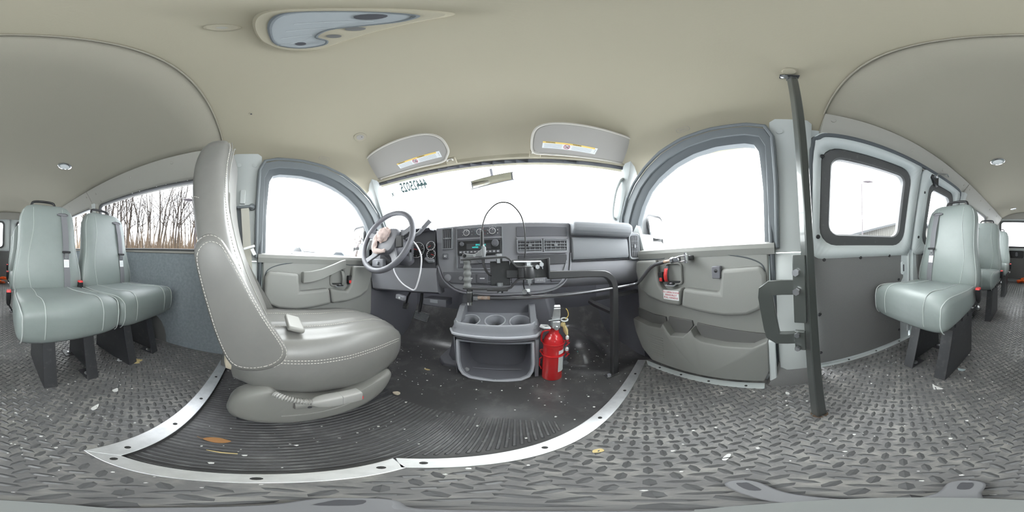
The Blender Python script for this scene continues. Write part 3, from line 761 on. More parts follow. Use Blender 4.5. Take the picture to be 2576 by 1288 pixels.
# ================================================================== DASHBOARD
def yf(u): return .862 - .27*u*u
dash = thing('dashboard', 'dark grey moulded dashboard with radio, vents and glovebox', 'dashboard', (XC, .9, .5))
us = [-.765+1.53*i/36 for i in range(37)]
rings = []
for u in us:
    y = yf(u); zt = .852-.085*u*u; X_ = XC+u
    rings.append([(X_, y+.16, .50), (X_, y+.045, .490), (X_, y+.012, .515), (X_, y-.004, .56), (X_, y+.002, .622), (X_, y+.012, .632), (X_, y+.012, .66), (X_, y+.012, zt-.05), (X_, y+.018, zt-.018), (X_, y+.04, zt), (X_, y+.10, zt+.004), (X_, 1.20-.3*u*u, zt), (X_, 1.24-.3*u*u, .70), (X_, 1.18-.3*u*u, .55)])
new('dash_body', loft(rings), 'dash_plastic', dash, smooth=40)
# centre stack
ST = [(-.440, .845), (-.436, .69), (-.425, .62), (-.398, .555), (-.330, .497), (-.247, .478), (-.12, .474), (0, .476), (.13, .48), (.205, .497), (.25, .53), (.278, .59), (.287, .68), (.290, .845)]
stack = new('centre_stack', prism(ST, 'y', .822, .93), 'dash_plastic', dash, bevel=.010, seg=3, smooth=35)
new('stack_lip', tube(smooth_path([(x, .820, z) for x, z in ST[2:13]], 3), .005, 6), 'dash_plastic', dash)
new('lower_crease', tube(smooth_path([(-.16, .815, .545), (.05, .815, .540), (.17, .815, .546), (.235, .816, .575), (.262, .817, .64)], 5), .003, 6), 'dash_light', dash)
def flat(name, cx, cz, w, h, r, y0, y1, m, par, bevel=.002):
    return new(name, prism(rrect(cx, cz, w, h, r), 'y', y0, y1), m, par, bevel=bevel, smooth=35)
def frame_rect(name, cx, cz, w, h, t, y0, y1, m, par):
    o1 = rrect(cx, cz, w, h, .004, 4); i1 = rrect(cx, cz, w-2*t, h-2*t, .003, 4)
    return new(name, loft([[(x, y1, z) for x, z in o1], [(x, y0, z) for x, z in o1], [(x, y0, z) for x, z in i1], [(x, y1, z) for x, z in i1]], cap=False), m, par)
# heater and radio bezel
bez = flat('radio_bezel', -.187, .716, .242, .216, .004, .816, .83, 'dash_dark', dash)
frame_rect('bezel_trim', -.187, .716, .246, .220, .0045, .812, .826, 'dash_light', dash)
flat('bezel_divider', -.187, .767, .236, .010, .002, .811, .82, 'dash_plastic', dash)
for x, z, m in ((-.250, .797, 0), (-.180, .797, 1), (-.115, .799, 2)):
    kb = new('heater_knob', lathe([(.018, 0), (.0175, .012), (.0145, .015), (.0135, .014)], (x, .815, z), (0, -1, 0), 20), 'dash_dark', dash)
    new('knob_ring', tube([(x+.0155*cos(a), .8005, z+.0155*sin(a)) for a in [2*pi*i/20 for i in range(20)]], .0012, 5, closed=True), 'white_print', kb)
    new('knob_mark', obox((x+.003, .8003, z+.008), (.0018, .001, .008)), 'white_print', kb)
    for k in range(7):
        a = radians(200-220*k/6)
        new('dial_tick', obox((x+.027*cos(a), .8155, z+.027*sin(a)), (.004, .001, .0018 if m != 2 else .004), Matrix.Rotation(-a, 3, 'Y')), 'white_print' if m != 1 else ('red_plastic' if k > 3 else 'blue_print'), kb)
rad = flat('radio', -.187, .717, .224, .076, .004, .809, .82, 'black_plastic', dash)
flat('display', -.188, .724, .130, .030, .002, .8075, .810, 'hole_dark', rad)
text('display_text', 'FM1 1201', .0135, (-.176, .807, .7305), (1, 0, 0), (0, 0, 1), 'display_cyan', rad)
text('display_text', 'WPMIS     1201', .011, (-.187, .807, .7185), (1, 0, 0), (0, 0, 1), 'display_cyan', rad)
for x, z, r in ((-.275, .738, .010), (-.101, .737, .017)):
    kb = new('radio_knob', lathe([(r, 0), (r*.95, .014), (r*.8, .017)], (x, .809, z), (0, -1, 0), 18), 'dash_dark', rad)
    new('knob_ring', tube([(x+r*cos(a), .796, z+r*sin(a)) for a in [2*pi*i/18 for i in range(18)]], .0011, 5, closed=True), 'dash_light', kb)
for k in range(11):
    b = flat('radio_button', -.285+.0196*k, .696, .0175, .015, .002, .8065, .812, 'dash_dark', rad, bevel=.001)
    flat('button_print', -.285+.0196*k, .6965, .009, .0035, .001, .806, .8068, 'white_print', b, bevel=0)
flat('disc_slot', -.187, .655, .21, .038, .003, .811, .82, 'dash_plastic', dash)
new('volume_knob', lathe([(.018, 0), (.017, .012), (.015, .014)], (-.178, .812, .653), (0, -1, 0), 20), 'dash_dark', dash)
for k in range(3):
    flat('slot_line', -.187, .632-.007*k, .205, .0018, .0005, .8145, .8165, 'hole_dark', dash, bevel=0)
# right half of the stack: two vents; bin and cubby are dark plates, recess shade as colour
flat('upper_bin_shade', .137, .793, .262, .054, .006, .8165, .83, 'dash_dark', dash)
flat('bin_ledge', .137, .759, .266, .012, .003, .810, .83, 'dash_plastic', dash)
def vent(cx, cz, w, h, y, par, nh, nv, name='air_vent', slatm='dash_plastic', M=None):
    vb = flat(name, cx, cz, w, h, .006, y-.004, y+.01, 'hole_dark', par)
    frame_rect('vent_frame', cx, cz, w+.006, h+.006, .005, y-.010, y+.004, 'dash_light', vb)
    for k in range(nh):
        z = cz-h/2+h*(k+.5)/nh
        new('vent_slat', obox((cx, y-.007, z), (w-.008, .008, .0030), Matrix.Rotation(radians(-12), 3, 'X')), 'dash_light', vb)
    for k in range(nv):
        x = cx-w/2+w*(k+.5)/nv
        new('vent_fin', obox((x, y-.004, cz), (.0022, .008, h-.008)), 'dash_light', vb)
    new('vent_tab', obox((cx, y-.012, cz), (.018, .008, .009)), 'dash_light', vb, bevel=.001)
    return vb
vent(.071, .720, .122, .060, .818, dash, 4, 5)
vent(.203, .720, .122, .060, .818, dash, 4, 5)
flat('vent_bar', .137, .683, .258, .008, .003, .809, .825, 'dash_plastic', dash)
flat('lower_cubby_shade', .137, .647, .252, .050, .004, .816, .83, 'hole_dark', dash)
vent(-.365, .775, .060, .112, .820, dash, 1, 5)
sb = flat('dome_switch', -.377, .678, .032, .032, .007, .812, .83, 'dash_dark', dash)
flat('switch_key', -.377, .678, .020, .018, .004, .808, .815, 'dash_plastic', sb)
flat('switch_print', -.377, .678, .008, .006, .001, .8075, .8085, 'white_print', sb, bevel=0)
# lower switch band
band = new('switch_band', prism([(-.395, .590), (-.385, .556), (-.345, .530), (.215, .520), (.235, .545), (.238, .582), (.20, .590)], 'y', .813, .83), 'dash_dark', dash, bevel=.004)
new('power_socket', lathe([(.020, 0), (.019, .006), (.015, .008)], (-.362, .813, .560), (0, -1, 0), 18), 'dash_plastic', band)
new('lighter_socket', lathe([(.011, 0), (.010, .008), (.004, .009)], (-.287, .813, .560), (0, -1, 0), 16), 'dash_plastic', band)
for cx, w in ((-.235, .055), (-.172, .055), (-.085, .09), (.02, .09), (.115, .07), (.20, .055)):
    b = flat('rocker_switch', cx, .557, w, .046, .003, .808, .82, 'dash_dark', band)
    flat('switch_print', cx, .560, w*.45, .005, .001, .8073, .8083, 'white_print', b, bevel=0)
flat('bright_switch', .115, .545, .055, .030, .003, .805, .812, 'dash_plastic', band)
text('switch_print', 'AIR BAG', .009, (.115, .8043, .545), (1, 0, 0), (0, 0, 1), 'white_print', band)
# passenger pad, glovebox and end vent follow the curve of the dash
def follow(name, u0, u1, prof, m, par, n=12, smooth=40, bevel=.004):
    rr = []
    for i in range(n+1):
        u = u0+(u1-u0)*i/n; y = yf(u)
        rr.append([(XC+u, y+dy, z-.05*(u-u0)*(z > .70)) for dy, z in prof])
    return new(name, loft(rr), m, par, smooth=smooth, bevel=bevel)
follow('passenger_pad', .40, .705, [(.02, .772), (-.035, .772), (-.060, .800), (-.058, .832), (-.030, .852), (.10, .862), (.12, .80)], 'dash_light', dash, bevel=.010)
gb = follow('glovebox_door', .402, .705, [(.03, .640), (-.004, .638), (-.014, .655), (-.010, .74), (-.004, .765), (.03, .765)], 'dash_light', dash, bevel=.006)
follow('glovebox_gap', .40, .755, [(.02, .634), (-.002, .633), (-.002, .637), (.02, .638)], 'hole_dark', dash, bevel=0)
RP = Matrix.Rotation(radians(-22), 3, 'Z')
def podp(vf): return ([tuple(Vector((.628, .700, .705)) + RP @ Vector(p)) for p in vf[0]], vf[1])
pod = new('vent_pod', podp(loft([[(x, d, z) for x, z in rrect(0, 0, a, b, .018, 5)] for d, a, b in ((.08, .075, .165), (.010, .070, .160), (0, .062, .148), (.004, .050, .132))])), 'dash_light', dash, smooth=35)
vb = new('end_vent', podp(prism(rrect(0, 0, .047, .126, .012, 5), 'y', .0015, .012)), 'hole_dark', dash)
for k in range(4):
    new('vent_fin', podp(obox((-.015+.010*k, .0005, 0), (.0018, .003, .118))), 'dash_light', vb)
for k in range(3):
    new('vent_slat', podp(obox((0, .0008, -.03+.03*k), (.04, .003, .0016))), 'dash_light', vb)
new('vent_tab', podp(obox((0, -.004, 0), (.008, .008, .020))), 'dash_light', vb, bevel=.001)
# instrument cluster; a dark sheet puts the recess shade into colour
follow_l = []
cl = new('cluster_shade', loft([[(x, .828-.27*((x-XC)**2-.12)+dy, z) for dy, z in ((.03, .60), (-.008, .602), (-.006, .72), (.0, .835), (.03, .838))] for x in [-.80+.355*i/12 for i in range(13)]]), 'hole_dark', dash, smooth=40)
def gauge(x, y, z, r, red):
    gq = new('gauge', lathe([(r, 0), (r, .006), (r*.9, .007)], (x, y, z), (.12, -1, .22), 24), 'black_plastic', dash)
    nrm = Vector((.12, -1, .22)).normalized(); e1 = Vector((1, .12, 0)).normalized(); e2 = e1.cross(nrm).normalized(); c = Vector((x, y, z))+nrm*.008
    new('gauge_ring', tube([c+e1*(r*cos(a))+e2*(r*sin(a)) for a in [2*pi*i/28 for i in range(28)]], .0014, 5, closed=True), 'white_print', gq)
    for k in range(9):
        a = radians(-45+270*k/8); p0 = c+e1*(r*.72*cos(a))+e2*(r*.72*sin(a)); p1 = c+e1*(r*.88*cos(a))+e2*(r*.88*sin(a))
        new('gauge_tick', tube([p0, p1], .0010, 4), 'white_print', gq)
    a = radians(red); new('gauge_needle', tube([c, c+e1*(r*.7*cos(a))+e2*(r*.7*sin(a))], .0014, 4), 'red_plastic', gq)
gauge(-.552, .800, .718, .047, 200); gauge(-.462, .806, .738, .026, 150); gauge(-.460, .806, .690, .026, 20)
new('gauge_surround', tube([(-.495, .800, .668), (-.470, .796, .652), (-.440, .798, .655)], .010, 8), 'dash_light', dash)
new('cluster_hood', loft([[(x, yf(x-XC)+dy, z) for dy, z in ((.03, .83), (-.045, .828), (-.060, .838), (-.045, .850), (.06, .862))] for x in [-.80+.345*i/10 for i in range(11)]]), 'dash_dark', dash, smooth=40)
# left end: vent, light switch and knee panel
vent(-.812, .735, .075, .075, .745, dash, 3, 4)
sp = new('light_switch_panel', obox((-.80, .715, .640), (.11, .03, .055)), 'dash_plastic', dash, bevel=.006)
new('light_knob', lathe([(.012, 0), (.011, .01), (.008, .012)], (-.79, .70, .640), (0, -1, .2), 14), 'dash_light', sp)
new('knee_panel', loft([[(x, yf(x-XC)+dy, z) for dy, z in ((.05, .62), (-.012, .612), (-.022, .585), (.0, .47), (.03, .455), (.09, .46))] for x in [-.855+.42*i/10 for i in range(11)]]), 'dash_plastic', dash, smooth=40)
new('brake_release', obox((-.66, .775, .425), (.065, .03, .030), Matrix.Rotation(radians(8), 3, 'Y')), 'dash_plastic', dash, bevel=.005)
new('release_print', lathe([(.007, 0), (.007, .001)], (-.66, .7595, .425), (0, -1, 0), 12), 'white_print', dash)
new('diagnostic_box', obox((-.47, .90, .40), (.15, .10, .045)), 'dash_dark', dash, bevel=.005)
new('diagnostic_label', obox((-.47, .848, .41), (.05, .002, .02)), 'dash_light', dash)
# pedals
pb = thing('brake_pedal', 'wide ribbed brake pedal hanging in the driver footwell', 'pedal', (-.645, 1.0, .24))
new('pad', obox((-.645, .985, .245), (.125, .018, .065), Matrix.Rotation(radians(-25), 3, 'X') @ Matrix.Rotation(radians(6), 3, 'Y')), 'rubber_rib', pb, bevel=.008)
for k in range(7):
    new('pad_rib', obox((-.645, .974-.002*(k-3)*-1.6, .222+.0076*k), (.11, .004, .003), Matrix.Rotation(radians(6), 3, 'Y')), 'dash_light', pb)
new('lever', tube([(-.67, .99, .26), (-.67, 1.02, .36), (-.67, 1.05, .55)], .012, 8), 'black_metal', pb)
pa = thing('parking_pedal', 'small parking brake pedal at the left kick panel', 'pedal', (-.80, .98, .30))
new('pad', obox((-.79, .985, .305), (.05, .016, .055), Matrix.Rotation(radians(-20), 3, 'X')), 'rubber_rib', pa, bevel=.006)
new('lever', tube([(-.79, .99, .31), (-.775, .99, .38), (-.77, 1.05, .45)], .009, 8), 'black_metal', pa)

# ================================================================== STEERING WHEEL
SC = Vector((-.645, .625, .768)); tl = radians(21)
n_ = Vector((0, -cos(tl), sin(tl))); e1 = Vector((1, 0, 0)); e2 = Vector((0, sin(tl), cos(tl)))
def sp3(u, v, d=0): return SC + e1*u + e2*v + n_*d
sw = thing('steering_wheel', 'black steering wheel with four spokes', 'steering wheel', tuple(SC))
RR = .180
new('rim', tube([sp3(RR*cos(a), RR*sin(a)) for a in [2*pi*i/48 for i in range(48)]], .0155, 12, closed=True), 'dash_dark', sw, smooth=60)
hub = sm2([(-.085, .045), (-.05, .070), (.05, .070), (.085, .045), (.080, -.03), (.05, -.075), (-.05, -.075), (-.080, -.03)], 4)
new('hub_cover', loft([[sp3(x*k, z*k, d) for x, z in hub] for d, k in ((-.06, .75), (-.03, .98), (-.005, 1.0), (.006, .92), (.008, .8))]), 'dash_dark', sw, smooth=40)
for a0 in (radians(18), radians(162), radians(228), radians(312)):
    c0, s0 = cos(a0), sin(a0)
    rings = []
    for t, wd, d in ((.05, .030, -.018), (.09, .024, -.018), (.13, .018, -.012), (.172, .020, 0)):
        px_, pz_ = t*c0, t*s0
        rings.append([sp3(px_-s0*wd, pz_+c0*wd, d-.006), sp3(px_-s0*wd, pz_+c0*wd, d+.006), sp3(px_+s0*wd, pz_-c0*wd, d+.006), sp3(px_+s0*wd, pz_-c0*wd, d-.006)])
    new('spoke', loft(rings), 'dash_dark', sw, smooth=40, bevel=.004)
for a0 in (radians(200), radians(340)):
    kp = new('cruise_keypad', obox(sp3(.115*cos(a0), .115*sin(a0)+.02, .0), (.045, .012, .06)), 'black_plastic', sw, bevel=.004)
# crumpled fabric over the hub
pkc = thing('airbag_cloth', 'crumpled pale pink cloth bunched over the steering wheel hub', 'cloth', tuple(sp3(-.02, 0, .01)))
random.seed(4)
g = G(); NU, NV = 28, 18; v = []
for j in range(NV+1):
    th_ = pi*j/NV
    for i in range(NU):
        ph = 2*pi*i/NU
        r = 1 + .10*sin(5*ph+3*th_) + .07*sin(9*ph-2*th_) + .06*sin(11*th_+2*ph)
        u = -.018+.050*r*sin(th_)*cos(ph); w_ = .030+.044*r*cos(th_); d = .012+.026*r*sin(th_)*sin(ph)
        v.append(sp3(u, w_, d))
f = [(j*NU+i, j*NU+(i+1) % NU, (j+1)*NU+(i+1) % NU, (j+1)*NU+i) for j in range(NV) for i in range(NU)]
new('bunch', (v, f), 'pink_cloth', pkc, smooth=60)
pc = smooth_path([sp3(-.045, .045, .018), sp3(-.062, .010, .020), sp3(-.064, -.030, .018), sp3(-.050, -.064, .016), sp3(-.010, -.074, .014), sp3(.030, -.070, .012)], 7)
rings = []
for i, p in enumerate(pc):
    t = i/(len(pc)-1); wd = .026*(1-.62*t); pr = pc[min(i+1, len(pc)-1)]-pc[max(i-1, 0)]; sd = pr.cross(n_).normalized()
    rings.append([p+sd*(wd*cos(a)*(1+.16*sin(4*a+i*.8)))+n_*(.013*(1-.5*t)*sin(a)*(1+.25*sin(3*a+i*.6))) for a in [2*pi*k/16 for k in range(16)]])
new('tail', loft(rings), 'pink_cloth', pkc, smooth=60)
# steering column and levers
colm = thing('steering_column', 'dark steering column shroud with gear lever behind the wheel', 'steering column', (-.645, .72, .70))
cs = rrect(0, 0, .135, .12, .035, 5)
new('shroud', loft([[SC + e1*(x*k) + e2*(z*k-.012) - n_*d for x, z in cs] for d, k in ((.035, .75), (.05, .95), (.10, 1.05), (.20, 1.1))]), 'dash_dark', colm, smooth=40)
gl_ = smooth_path([(-.575, .725, .775), (-.53, .715, .79), (-.485, .71, .80), (-.455, .71, .825), (-.415, .715, .862)], 5)
new('gear_lever', tube(gl_, [.009+.004*(i/len(gl_))**2 for i in range(len(gl_))], 10), 'dash_plastic', colm)
new('lever_button', obox((-.462, .700, .822), (.014, .006, .010)), 'steel', colm, bevel=.002)
new('turn_stalk', tube([(-.71, .72, .77), (-.78, .70, .785), (-.83, .69, .79)], [.009, .010, .012], 10), 'dash_plastic', colm)
new('ignition', lathe([(.017, 0), (.016, .012), (.007, .014)], (-.572, .735, .70), (1, -.5, .1), 16), 'dash_dark', colm)
ky = new('key', obox((-.545, .722, .705), (.014, .004, .026)), 'black_plastic', colm, bevel=.002)
new('key_tags', prism([(-.552, .70), (-.538, .70), (-.536, .655), (-.552, .65)], 'y', .715, .718), 'dash_light', colm)
# white cable hanging from the column
cab_ = thing('white_cable', 'thin white cable hanging in a loop below the wheel', 'cable', (-.48, .66, .50))
new('cord', tube(smooth_path([(-.52, .69, .765), (-.485, .665, .750), (-.457, .66, .723), (-.434, .66, .674), (-.438, .66, .606), (-.455, .66, .545), (-.476, .66, .506), (-.515, .66, .515), (-.559, .66, .537), (-.600, .66, .578), (-.628, .67, .62), (-.638, .69, .66)], 5), .0038, 8), 'white_cable', cab_, smooth=60)

# ================================================================== ENGINE COVER AND CONSOLE
ec = thing('engine_cover', 'dark moulded engine cover hump under the dashboard', 'engine cover', (-.06, 1.0, -.02))
def hump(z, x0, x1, y0): 
    return [(x0, 1.25, z), (x0, y0+.06, z), (x0+.05, y0, z), (x1-.05, y0, z), (x1, y0+.06, z), (x1, 1.25, z)]
new('cover', loft([hump(-.02, -.415, .315, .855), hump(.10, -.395, .285, .865), hump(.30, -.365, .235, .875), hump(.50, -.34, .20, .885)]), 'dash_dark', ec, smooth=40, bevel=.01)
new('flange', loft([hump(-.035, -.455, .355, .815), hump(.004, -.45, .35, .82), hump(.012, -.42, .32, .85)]), 'dash_dark', ec, smooth=40, bevel=.006)
con = thing('centre_console', 'grey plastic floor console with three cup holders and open bin', 'console', (-.11, .8, -.01))
def csec(z, x0, x1, y0, y1=1.0, bow=.028, n=14, r=.05):
    """horizontal section, rear edge bowed towards the seats"""
    pts = [(x0, y1, z), (x0, y0+r+.02, z)]
    for i in range(n+1):
        t = i/n; x = x0+(x1-x0)*t; e = min(t, 1-t)*(x1-x0); 
        yy = y0 + bow*(1-4*t*(1-t))*-1*-1*.6
        if e < r: yy += r - sqrt(max(0, r*r-(r-e)**2))
        pts.append((x, yy, z))
    return pts + [(x1, y0+r+.02, z), (x1, y1, z)]
# top moulding: sloped dish with a raised rim
bodyr = [csec(.240, -.305, .085, .738), csec(.256, -.325, .104, .716), csec(.272, -.330, .108, .708), csec(.288, -.327, .105, .713), csec(.306, -.320, .098, .720), csec(.326, -.320, .099, .720), csec(.335, -.316, .095, .725), csec(.335, -.302, .083, .738), csec(.318, -.300, .081, .741), csec(.255, -.290, .072, .752)]
new('top_moulding', loft(bodyr, cap=True), 'console_plastic', con, smooth=40)
new('rim_edge', tube([(p[0], p[1], p[2]+.002) for p in csec(.335, -.312, .092, .728)[1:-1]], .0045, 6), 'console_edge', con)
new('lip_edge', tube([(p[0], p[1], p[2]) for p in csec(.282, -.331, .109, .707)[1:-1]], .0075, 6), 'console_edge', con)
# raised back of the dish rising to the dash
new('dish_back', loft([[(-.318+.006*k, .825+.022*k, .340+.02*k), (-.285+.006*k, .868+.014*k, .340+.02*k), (.065-.006*k, .868+.014*k, .340+.02*k), (.098-.006*k, .825+.022*k, .340+.02*k), (.098-.006*k, 1.02, .340+.02*k), (-.318+.006*k, 1.02, .340+.02*k)] for k in range(0, 7)]), 'console_plastic', con, smooth=40, bevel=.012)
for x in (-.285, .068):
    new('dish_cheek', loft([[(x+sx_*.010, .752+.022*k, .325+.02*k), (x+sx_*.010, .92, .325+.02*k), (x-sx_*.028, .92, .325+.02*k), (x-sx_*.022, .752+.022*k, .325+.02*k)] for k in range(5) for sx_ in [1 if x < 0 else -1]]), 'console_plastic', con, smooth=40, bevel=.004)
def tz(y): return .314+(y-.738)*.30      # the tray tips towards the seats
def cup_cell(xa, xb, ya, yb, cx, cy, r, n=32):
    out = []; inn = []
    for i in range(n):
        a = 2*pi*i/n+pi/4; c_, s_ = cos(a), sin(a)
        k = min(((xb-cx)/c_ if c_ > 0 else (xa-cx)/c_) if abs(c_) > 1e-6 else 9, ((yb-cy)/s_ if s_ > 0 else (ya-cy)/s_) if abs(s_) > 1e-6 else 9)
        out.append((cx+c_*k, cy+s_*k, tz(cy+s_*k))); inn.append((cx+r*c_, cy+r*s_, tz(cy+r*s_)))
    return ring(out, inn)
g = G()
g.add(cup_cell(-.304, -.177, .735, .905, -.240, .800, .052)).add(cup_cell(-.177, -.050, .735, .905, -.112, .808, .050)).add(cup_cell(-.050, .086, .735, .905, .012, .800, .052))
new('cup_tray', g, 'console_plastic', con, smooth=0)
for x, y, r in ((-.240, .800, .052), (-.112, .808, .050), (.012, .800, .052)):
    ch = new('cup_holder', lathe([(r*.70, -.066), (r*.86, -.034), (r*1.0, .0005), (r*1.04, .0015), (r*1.05, -.003), (r*.9, -.038), (r*.74, -.070)], (x, y, tz(y)), (0, -.287, .958), n=28), 'console_plastic', con, smooth=60)
    new('cup_shade', lathe([(r*.70, -.068), (r*.70, -.0655)], (x, y, tz(y)), (0, -.287, .958), n=24), 'hole_dark', ch)  # dark disc over the cup bottom, shade of its depth as colour
    new('cup_lip', tube([(x+r*1.0*cos(a), y+r*.958*sin(a), tz(y+r*.958*sin(a))+.0015) for a in [2*pi*i/28 for i in range(28)]], .0035, 6, closed=True), 'console_edge', ch)
# bin; inner walls toned darker, recess shade put into their colour
def bsec(d, k, zlo=-.012, zhi=.243, xl=-.292, xr=.072):
    cx, cz = (xl+xr)/2, (zlo+zhi)/2
    P = [(-.292, .243), (-.290, .10), (-.280, .045), (-.262, .012), (-.23, -.004), (-.11, -.012), (.01, -.004), (.045, .014), (.062, .05), (.070, .10), (.072, .243)]
    return [(cx+(x-cx)*k, .742+d-.022*(1-((x-cx)/.19)**2), cz+(z-cz)*k) for x, z in P]
new('bin_frame', loft([bsec(.03, 1.0), bsec(.004, 1.0), bsec(-.004, .98), bsec(-.004, .92), bsec(.004, .90)], cap=False), 'console_plastic', con, smooth=40)
new('bin_shaded_walls', loft([bsec(.004, .90), bsec(.16, .80)], cap=False), 'dash_dark', con, smooth=40)
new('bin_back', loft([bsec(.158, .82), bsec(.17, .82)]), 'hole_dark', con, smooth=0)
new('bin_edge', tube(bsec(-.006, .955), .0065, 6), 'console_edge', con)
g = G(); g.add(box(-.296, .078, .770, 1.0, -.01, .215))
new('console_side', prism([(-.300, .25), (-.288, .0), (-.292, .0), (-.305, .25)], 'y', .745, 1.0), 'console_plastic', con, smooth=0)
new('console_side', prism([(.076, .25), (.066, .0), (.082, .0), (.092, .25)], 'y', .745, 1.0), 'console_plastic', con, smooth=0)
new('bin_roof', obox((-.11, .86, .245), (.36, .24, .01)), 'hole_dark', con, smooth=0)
for x in (-.20, .0):
    new('bin_bracket', obox((x, .89, .190), (.035, .012, .05)), 'dash_plastic', con, bevel=.003)
new('bin_line', tube([(-.24, .885, .075), (.02, .885, .075)], .0015, 5), 'dash_light', con)
new('bin_floor_line', tube([(-.235, .80, .02), (.02, .80, .02)], .0015, 5), 'dash_light', con)
kn = new('bin_catch', lathe([(.014, 0), (.012, .008), (.006, .010)], (-.245, .762, .030), (0, -1, .4), 14), 'steel', con)

# ================================================================== FIRE EXTINGUISHER
fe = thing('fire_extinguisher', 'red fire extinguisher in wire bracket beside the console', 'extinguisher', (.142, .742, -.01))
ex, ey = .142, .742
R_ = .047
tilt = Matrix.Rotation(radians(4), 3, 'Y')
def lean(vf): return ([tuple(Vector((ex, ey, -.005)) + tilt @ (Vector((p[0], p[1], p[2]*.925))-Vector((ex, ey, -.005)))) for p in vf[0]], vf[1])
new('cylinder', lean(lathe([(.030, -.005), (R_*.96, -.003), (R_, .006), (R_, .245), (R_*.97, .262), (R_*.85, .282), (R_*.62, .298), (.024, .306), (.022, .335), (.018, .336)], (ex, ey, 0), n=32)), 'red_enamel', fe, smooth=50)
new('seam_ring', lean(tube([(ex+R_*1.005*cos(a), ey+R_*1.005*sin(a), .232) for a in [2*pi*i/32 for i in range(32)]], .0016, 5, closed=True)), 'red_enamel', fe)
def decal(name, a0, a1, z0, z1, m, r=R_+.0006):
    n = 10; v = []; f = []
    for k in range(n+1):
        a = radians(a0+(a1-a0)*k/n)
        v += [(ex+r*cos(a), ey+r*sin(a), z0), (ex+r*cos(a), ey+r*sin(a), z1)]
    f = [(2*k, 2*k+2, 2*k+3, 2*k+1) for k in range(n)]
    return new(name, lean((v, f)), m, fe, smooth=60, recalc=False)
decal('instruction_label', -72, 0, .062, .168, 'white_label')
decal('class_label', -72, -12, .188, .212, 'white_label')
decal('class_label_end', -12, 8, .190, .222, 'yellow_label')
for k in range(11):
    decal('label_print', -66, -14, .070+.0085*k, .0725+.0085*k, 'grey_print', R_+.001)
decal('label_code', -12, -6, .076, .086, 'dark_print', R_+.001); decal('label_code', -12, -4, .115, .128, 'dark_print', R_+.001)
new('valve', lean(lathe([(.017, .333), (.017, .345), (.013, .350), (.013, .366)], (ex+.004, ey, 0), n=14)), 'steel', fe)
new('valve_body', lean(obox((ex+.004, ey-.006, .362), (.036, .046, .040))), 'aluminium', fe, bevel=.004)
new('nozzle', lean(lathe([(.011, 0), (.010, .014), (.006, .0145), (.006, .004)], (ex+.002, ey-.026, .348), (0, -1, -.15), 14)), 'steel', fe)
new('squeeze_lever', lean(loft([[(ex+.004-w, y, z), (ex+.004-w, y, z+.010), (ex+.004+w, y, z+.010), (ex+.004+w, y, z)] for y, z, w in ((ey+.01, .384, .017), (ey-.014, .384, .018), (ey-.024, .410, .018), (ey-.030, .452, .015), (ey-.026, .462, .013))])), 'aluminium', fe, bevel=.002)
new('lower_handle', lean(tube([(ex-.03, ey+.01, .345), (ex-.06, ey+.0, .352), (ex-.066, ey-.02, .354), (ex-.05, ey-.034, .352), (ex-.026, ey-.026, .346)], .006, 8, closed=True)), 'white_label', fe)
new('pin', lean(tube([(ex-.03, ey-.02, .386), (ex+.03, ey-.016, .388)], .0025, 6)), 'steel', fe)
new('pin_ring', lean(tube([(ex+.045+.016*cos(a), ey-.01+.010*sin(a), .383+.006*sin(a)) for a in [2*pi*i/16 for i in range(16)]], .004, 6, closed=True)), 'white_label', fe)
new('gauge', lean(lathe([(.013, 0), (.013, .012), (.010, .014)], (ex+.034, ey-.01, .357), (.7, -.7, 0), 14)), 'straw', fe)
new('tag_string', lean(tube(smooth_path([(ex+.05, ey-.012, .385), (ex+.060, ey-.02, .41), (ex+.056, ey-.02, .435), (ex+.048, ey-.02, .448)], 5), .0022, 6)), 'yellow_label', fe)
new('tamper_tag', lean(tube([(ex+.044, ey-.012, .348), (ex+.052, ey-.016, .32), (ex+.058, ey-.016, .295)], [.009, .012, .006], 8)), 'straw', fe)
# bracket
br = new('bracket_strap', lean(tube([(ex+(R_+.004)*cos(a), ey+(R_+.004)*sin(a), .250) for a in [2*pi*i/28 for i in range(28)]], .0028, 6, closed=True)), 'red_enamel', fe)
new('bracket_strap', lean(tube([(ex+(R_+.004)*cos(a), ey+(R_+.004)*sin(a), .176) for a in [2*pi*i/28 for i in range(28)]], .0040, 6, closed=True)), 'red_enamel', fe)
for z in (.25, .176):
    new('bracket_clip', lean(tube([(ex+R_, ey-.024, z+.012), (ex+R_+.018, ey-.03, z+.018), (ex+R_+.006, ey-.03, z+.004), (ex+R_+.020, ey-.03, z+.002), (ex+R_+.004, ey-.028, z-.020)], .0032, 6)), 'red_enamel', fe)
    new('clip_sleeve', lean(lathe([(.005, 0), (.008, .006), (.008, .018), (.004, .024)], (ex+R_+.010, ey-.026, z+.020), n=10)), 'white_label', fe)
new('bracket_wire', lean(tube(smooth_path([(ex-R_*.5, ey-R_*.6, .335), (ex-R_-.006, ey-.02, .325), (ex-R_-.012, ey-.01, .29), (ex-R_-.010, ey, .262), (ex-R_-.002, ey, .25)], 4), .0042, 6)), 'red_enamel', fe)
new('bracket_wire', lean(tube([(ex-R_-.002, ey, .205), (ex-R_-.012, ey, .198), (ex-R_-.012, ey, .186), (ex-R_-.002, ey, .174)], .003, 6)), 'red_enamel', fe)
new('bracket_wire', lean(tube([(ex-R_-.002, ey, .15), (ex-R_-.012, ey, .14), (ex-R_-.013, ey, .09), (ex-R_-.006, ey, .075), (ex-R_-.003, ey, .06)], .003, 6)), 'red_enamel', fe)
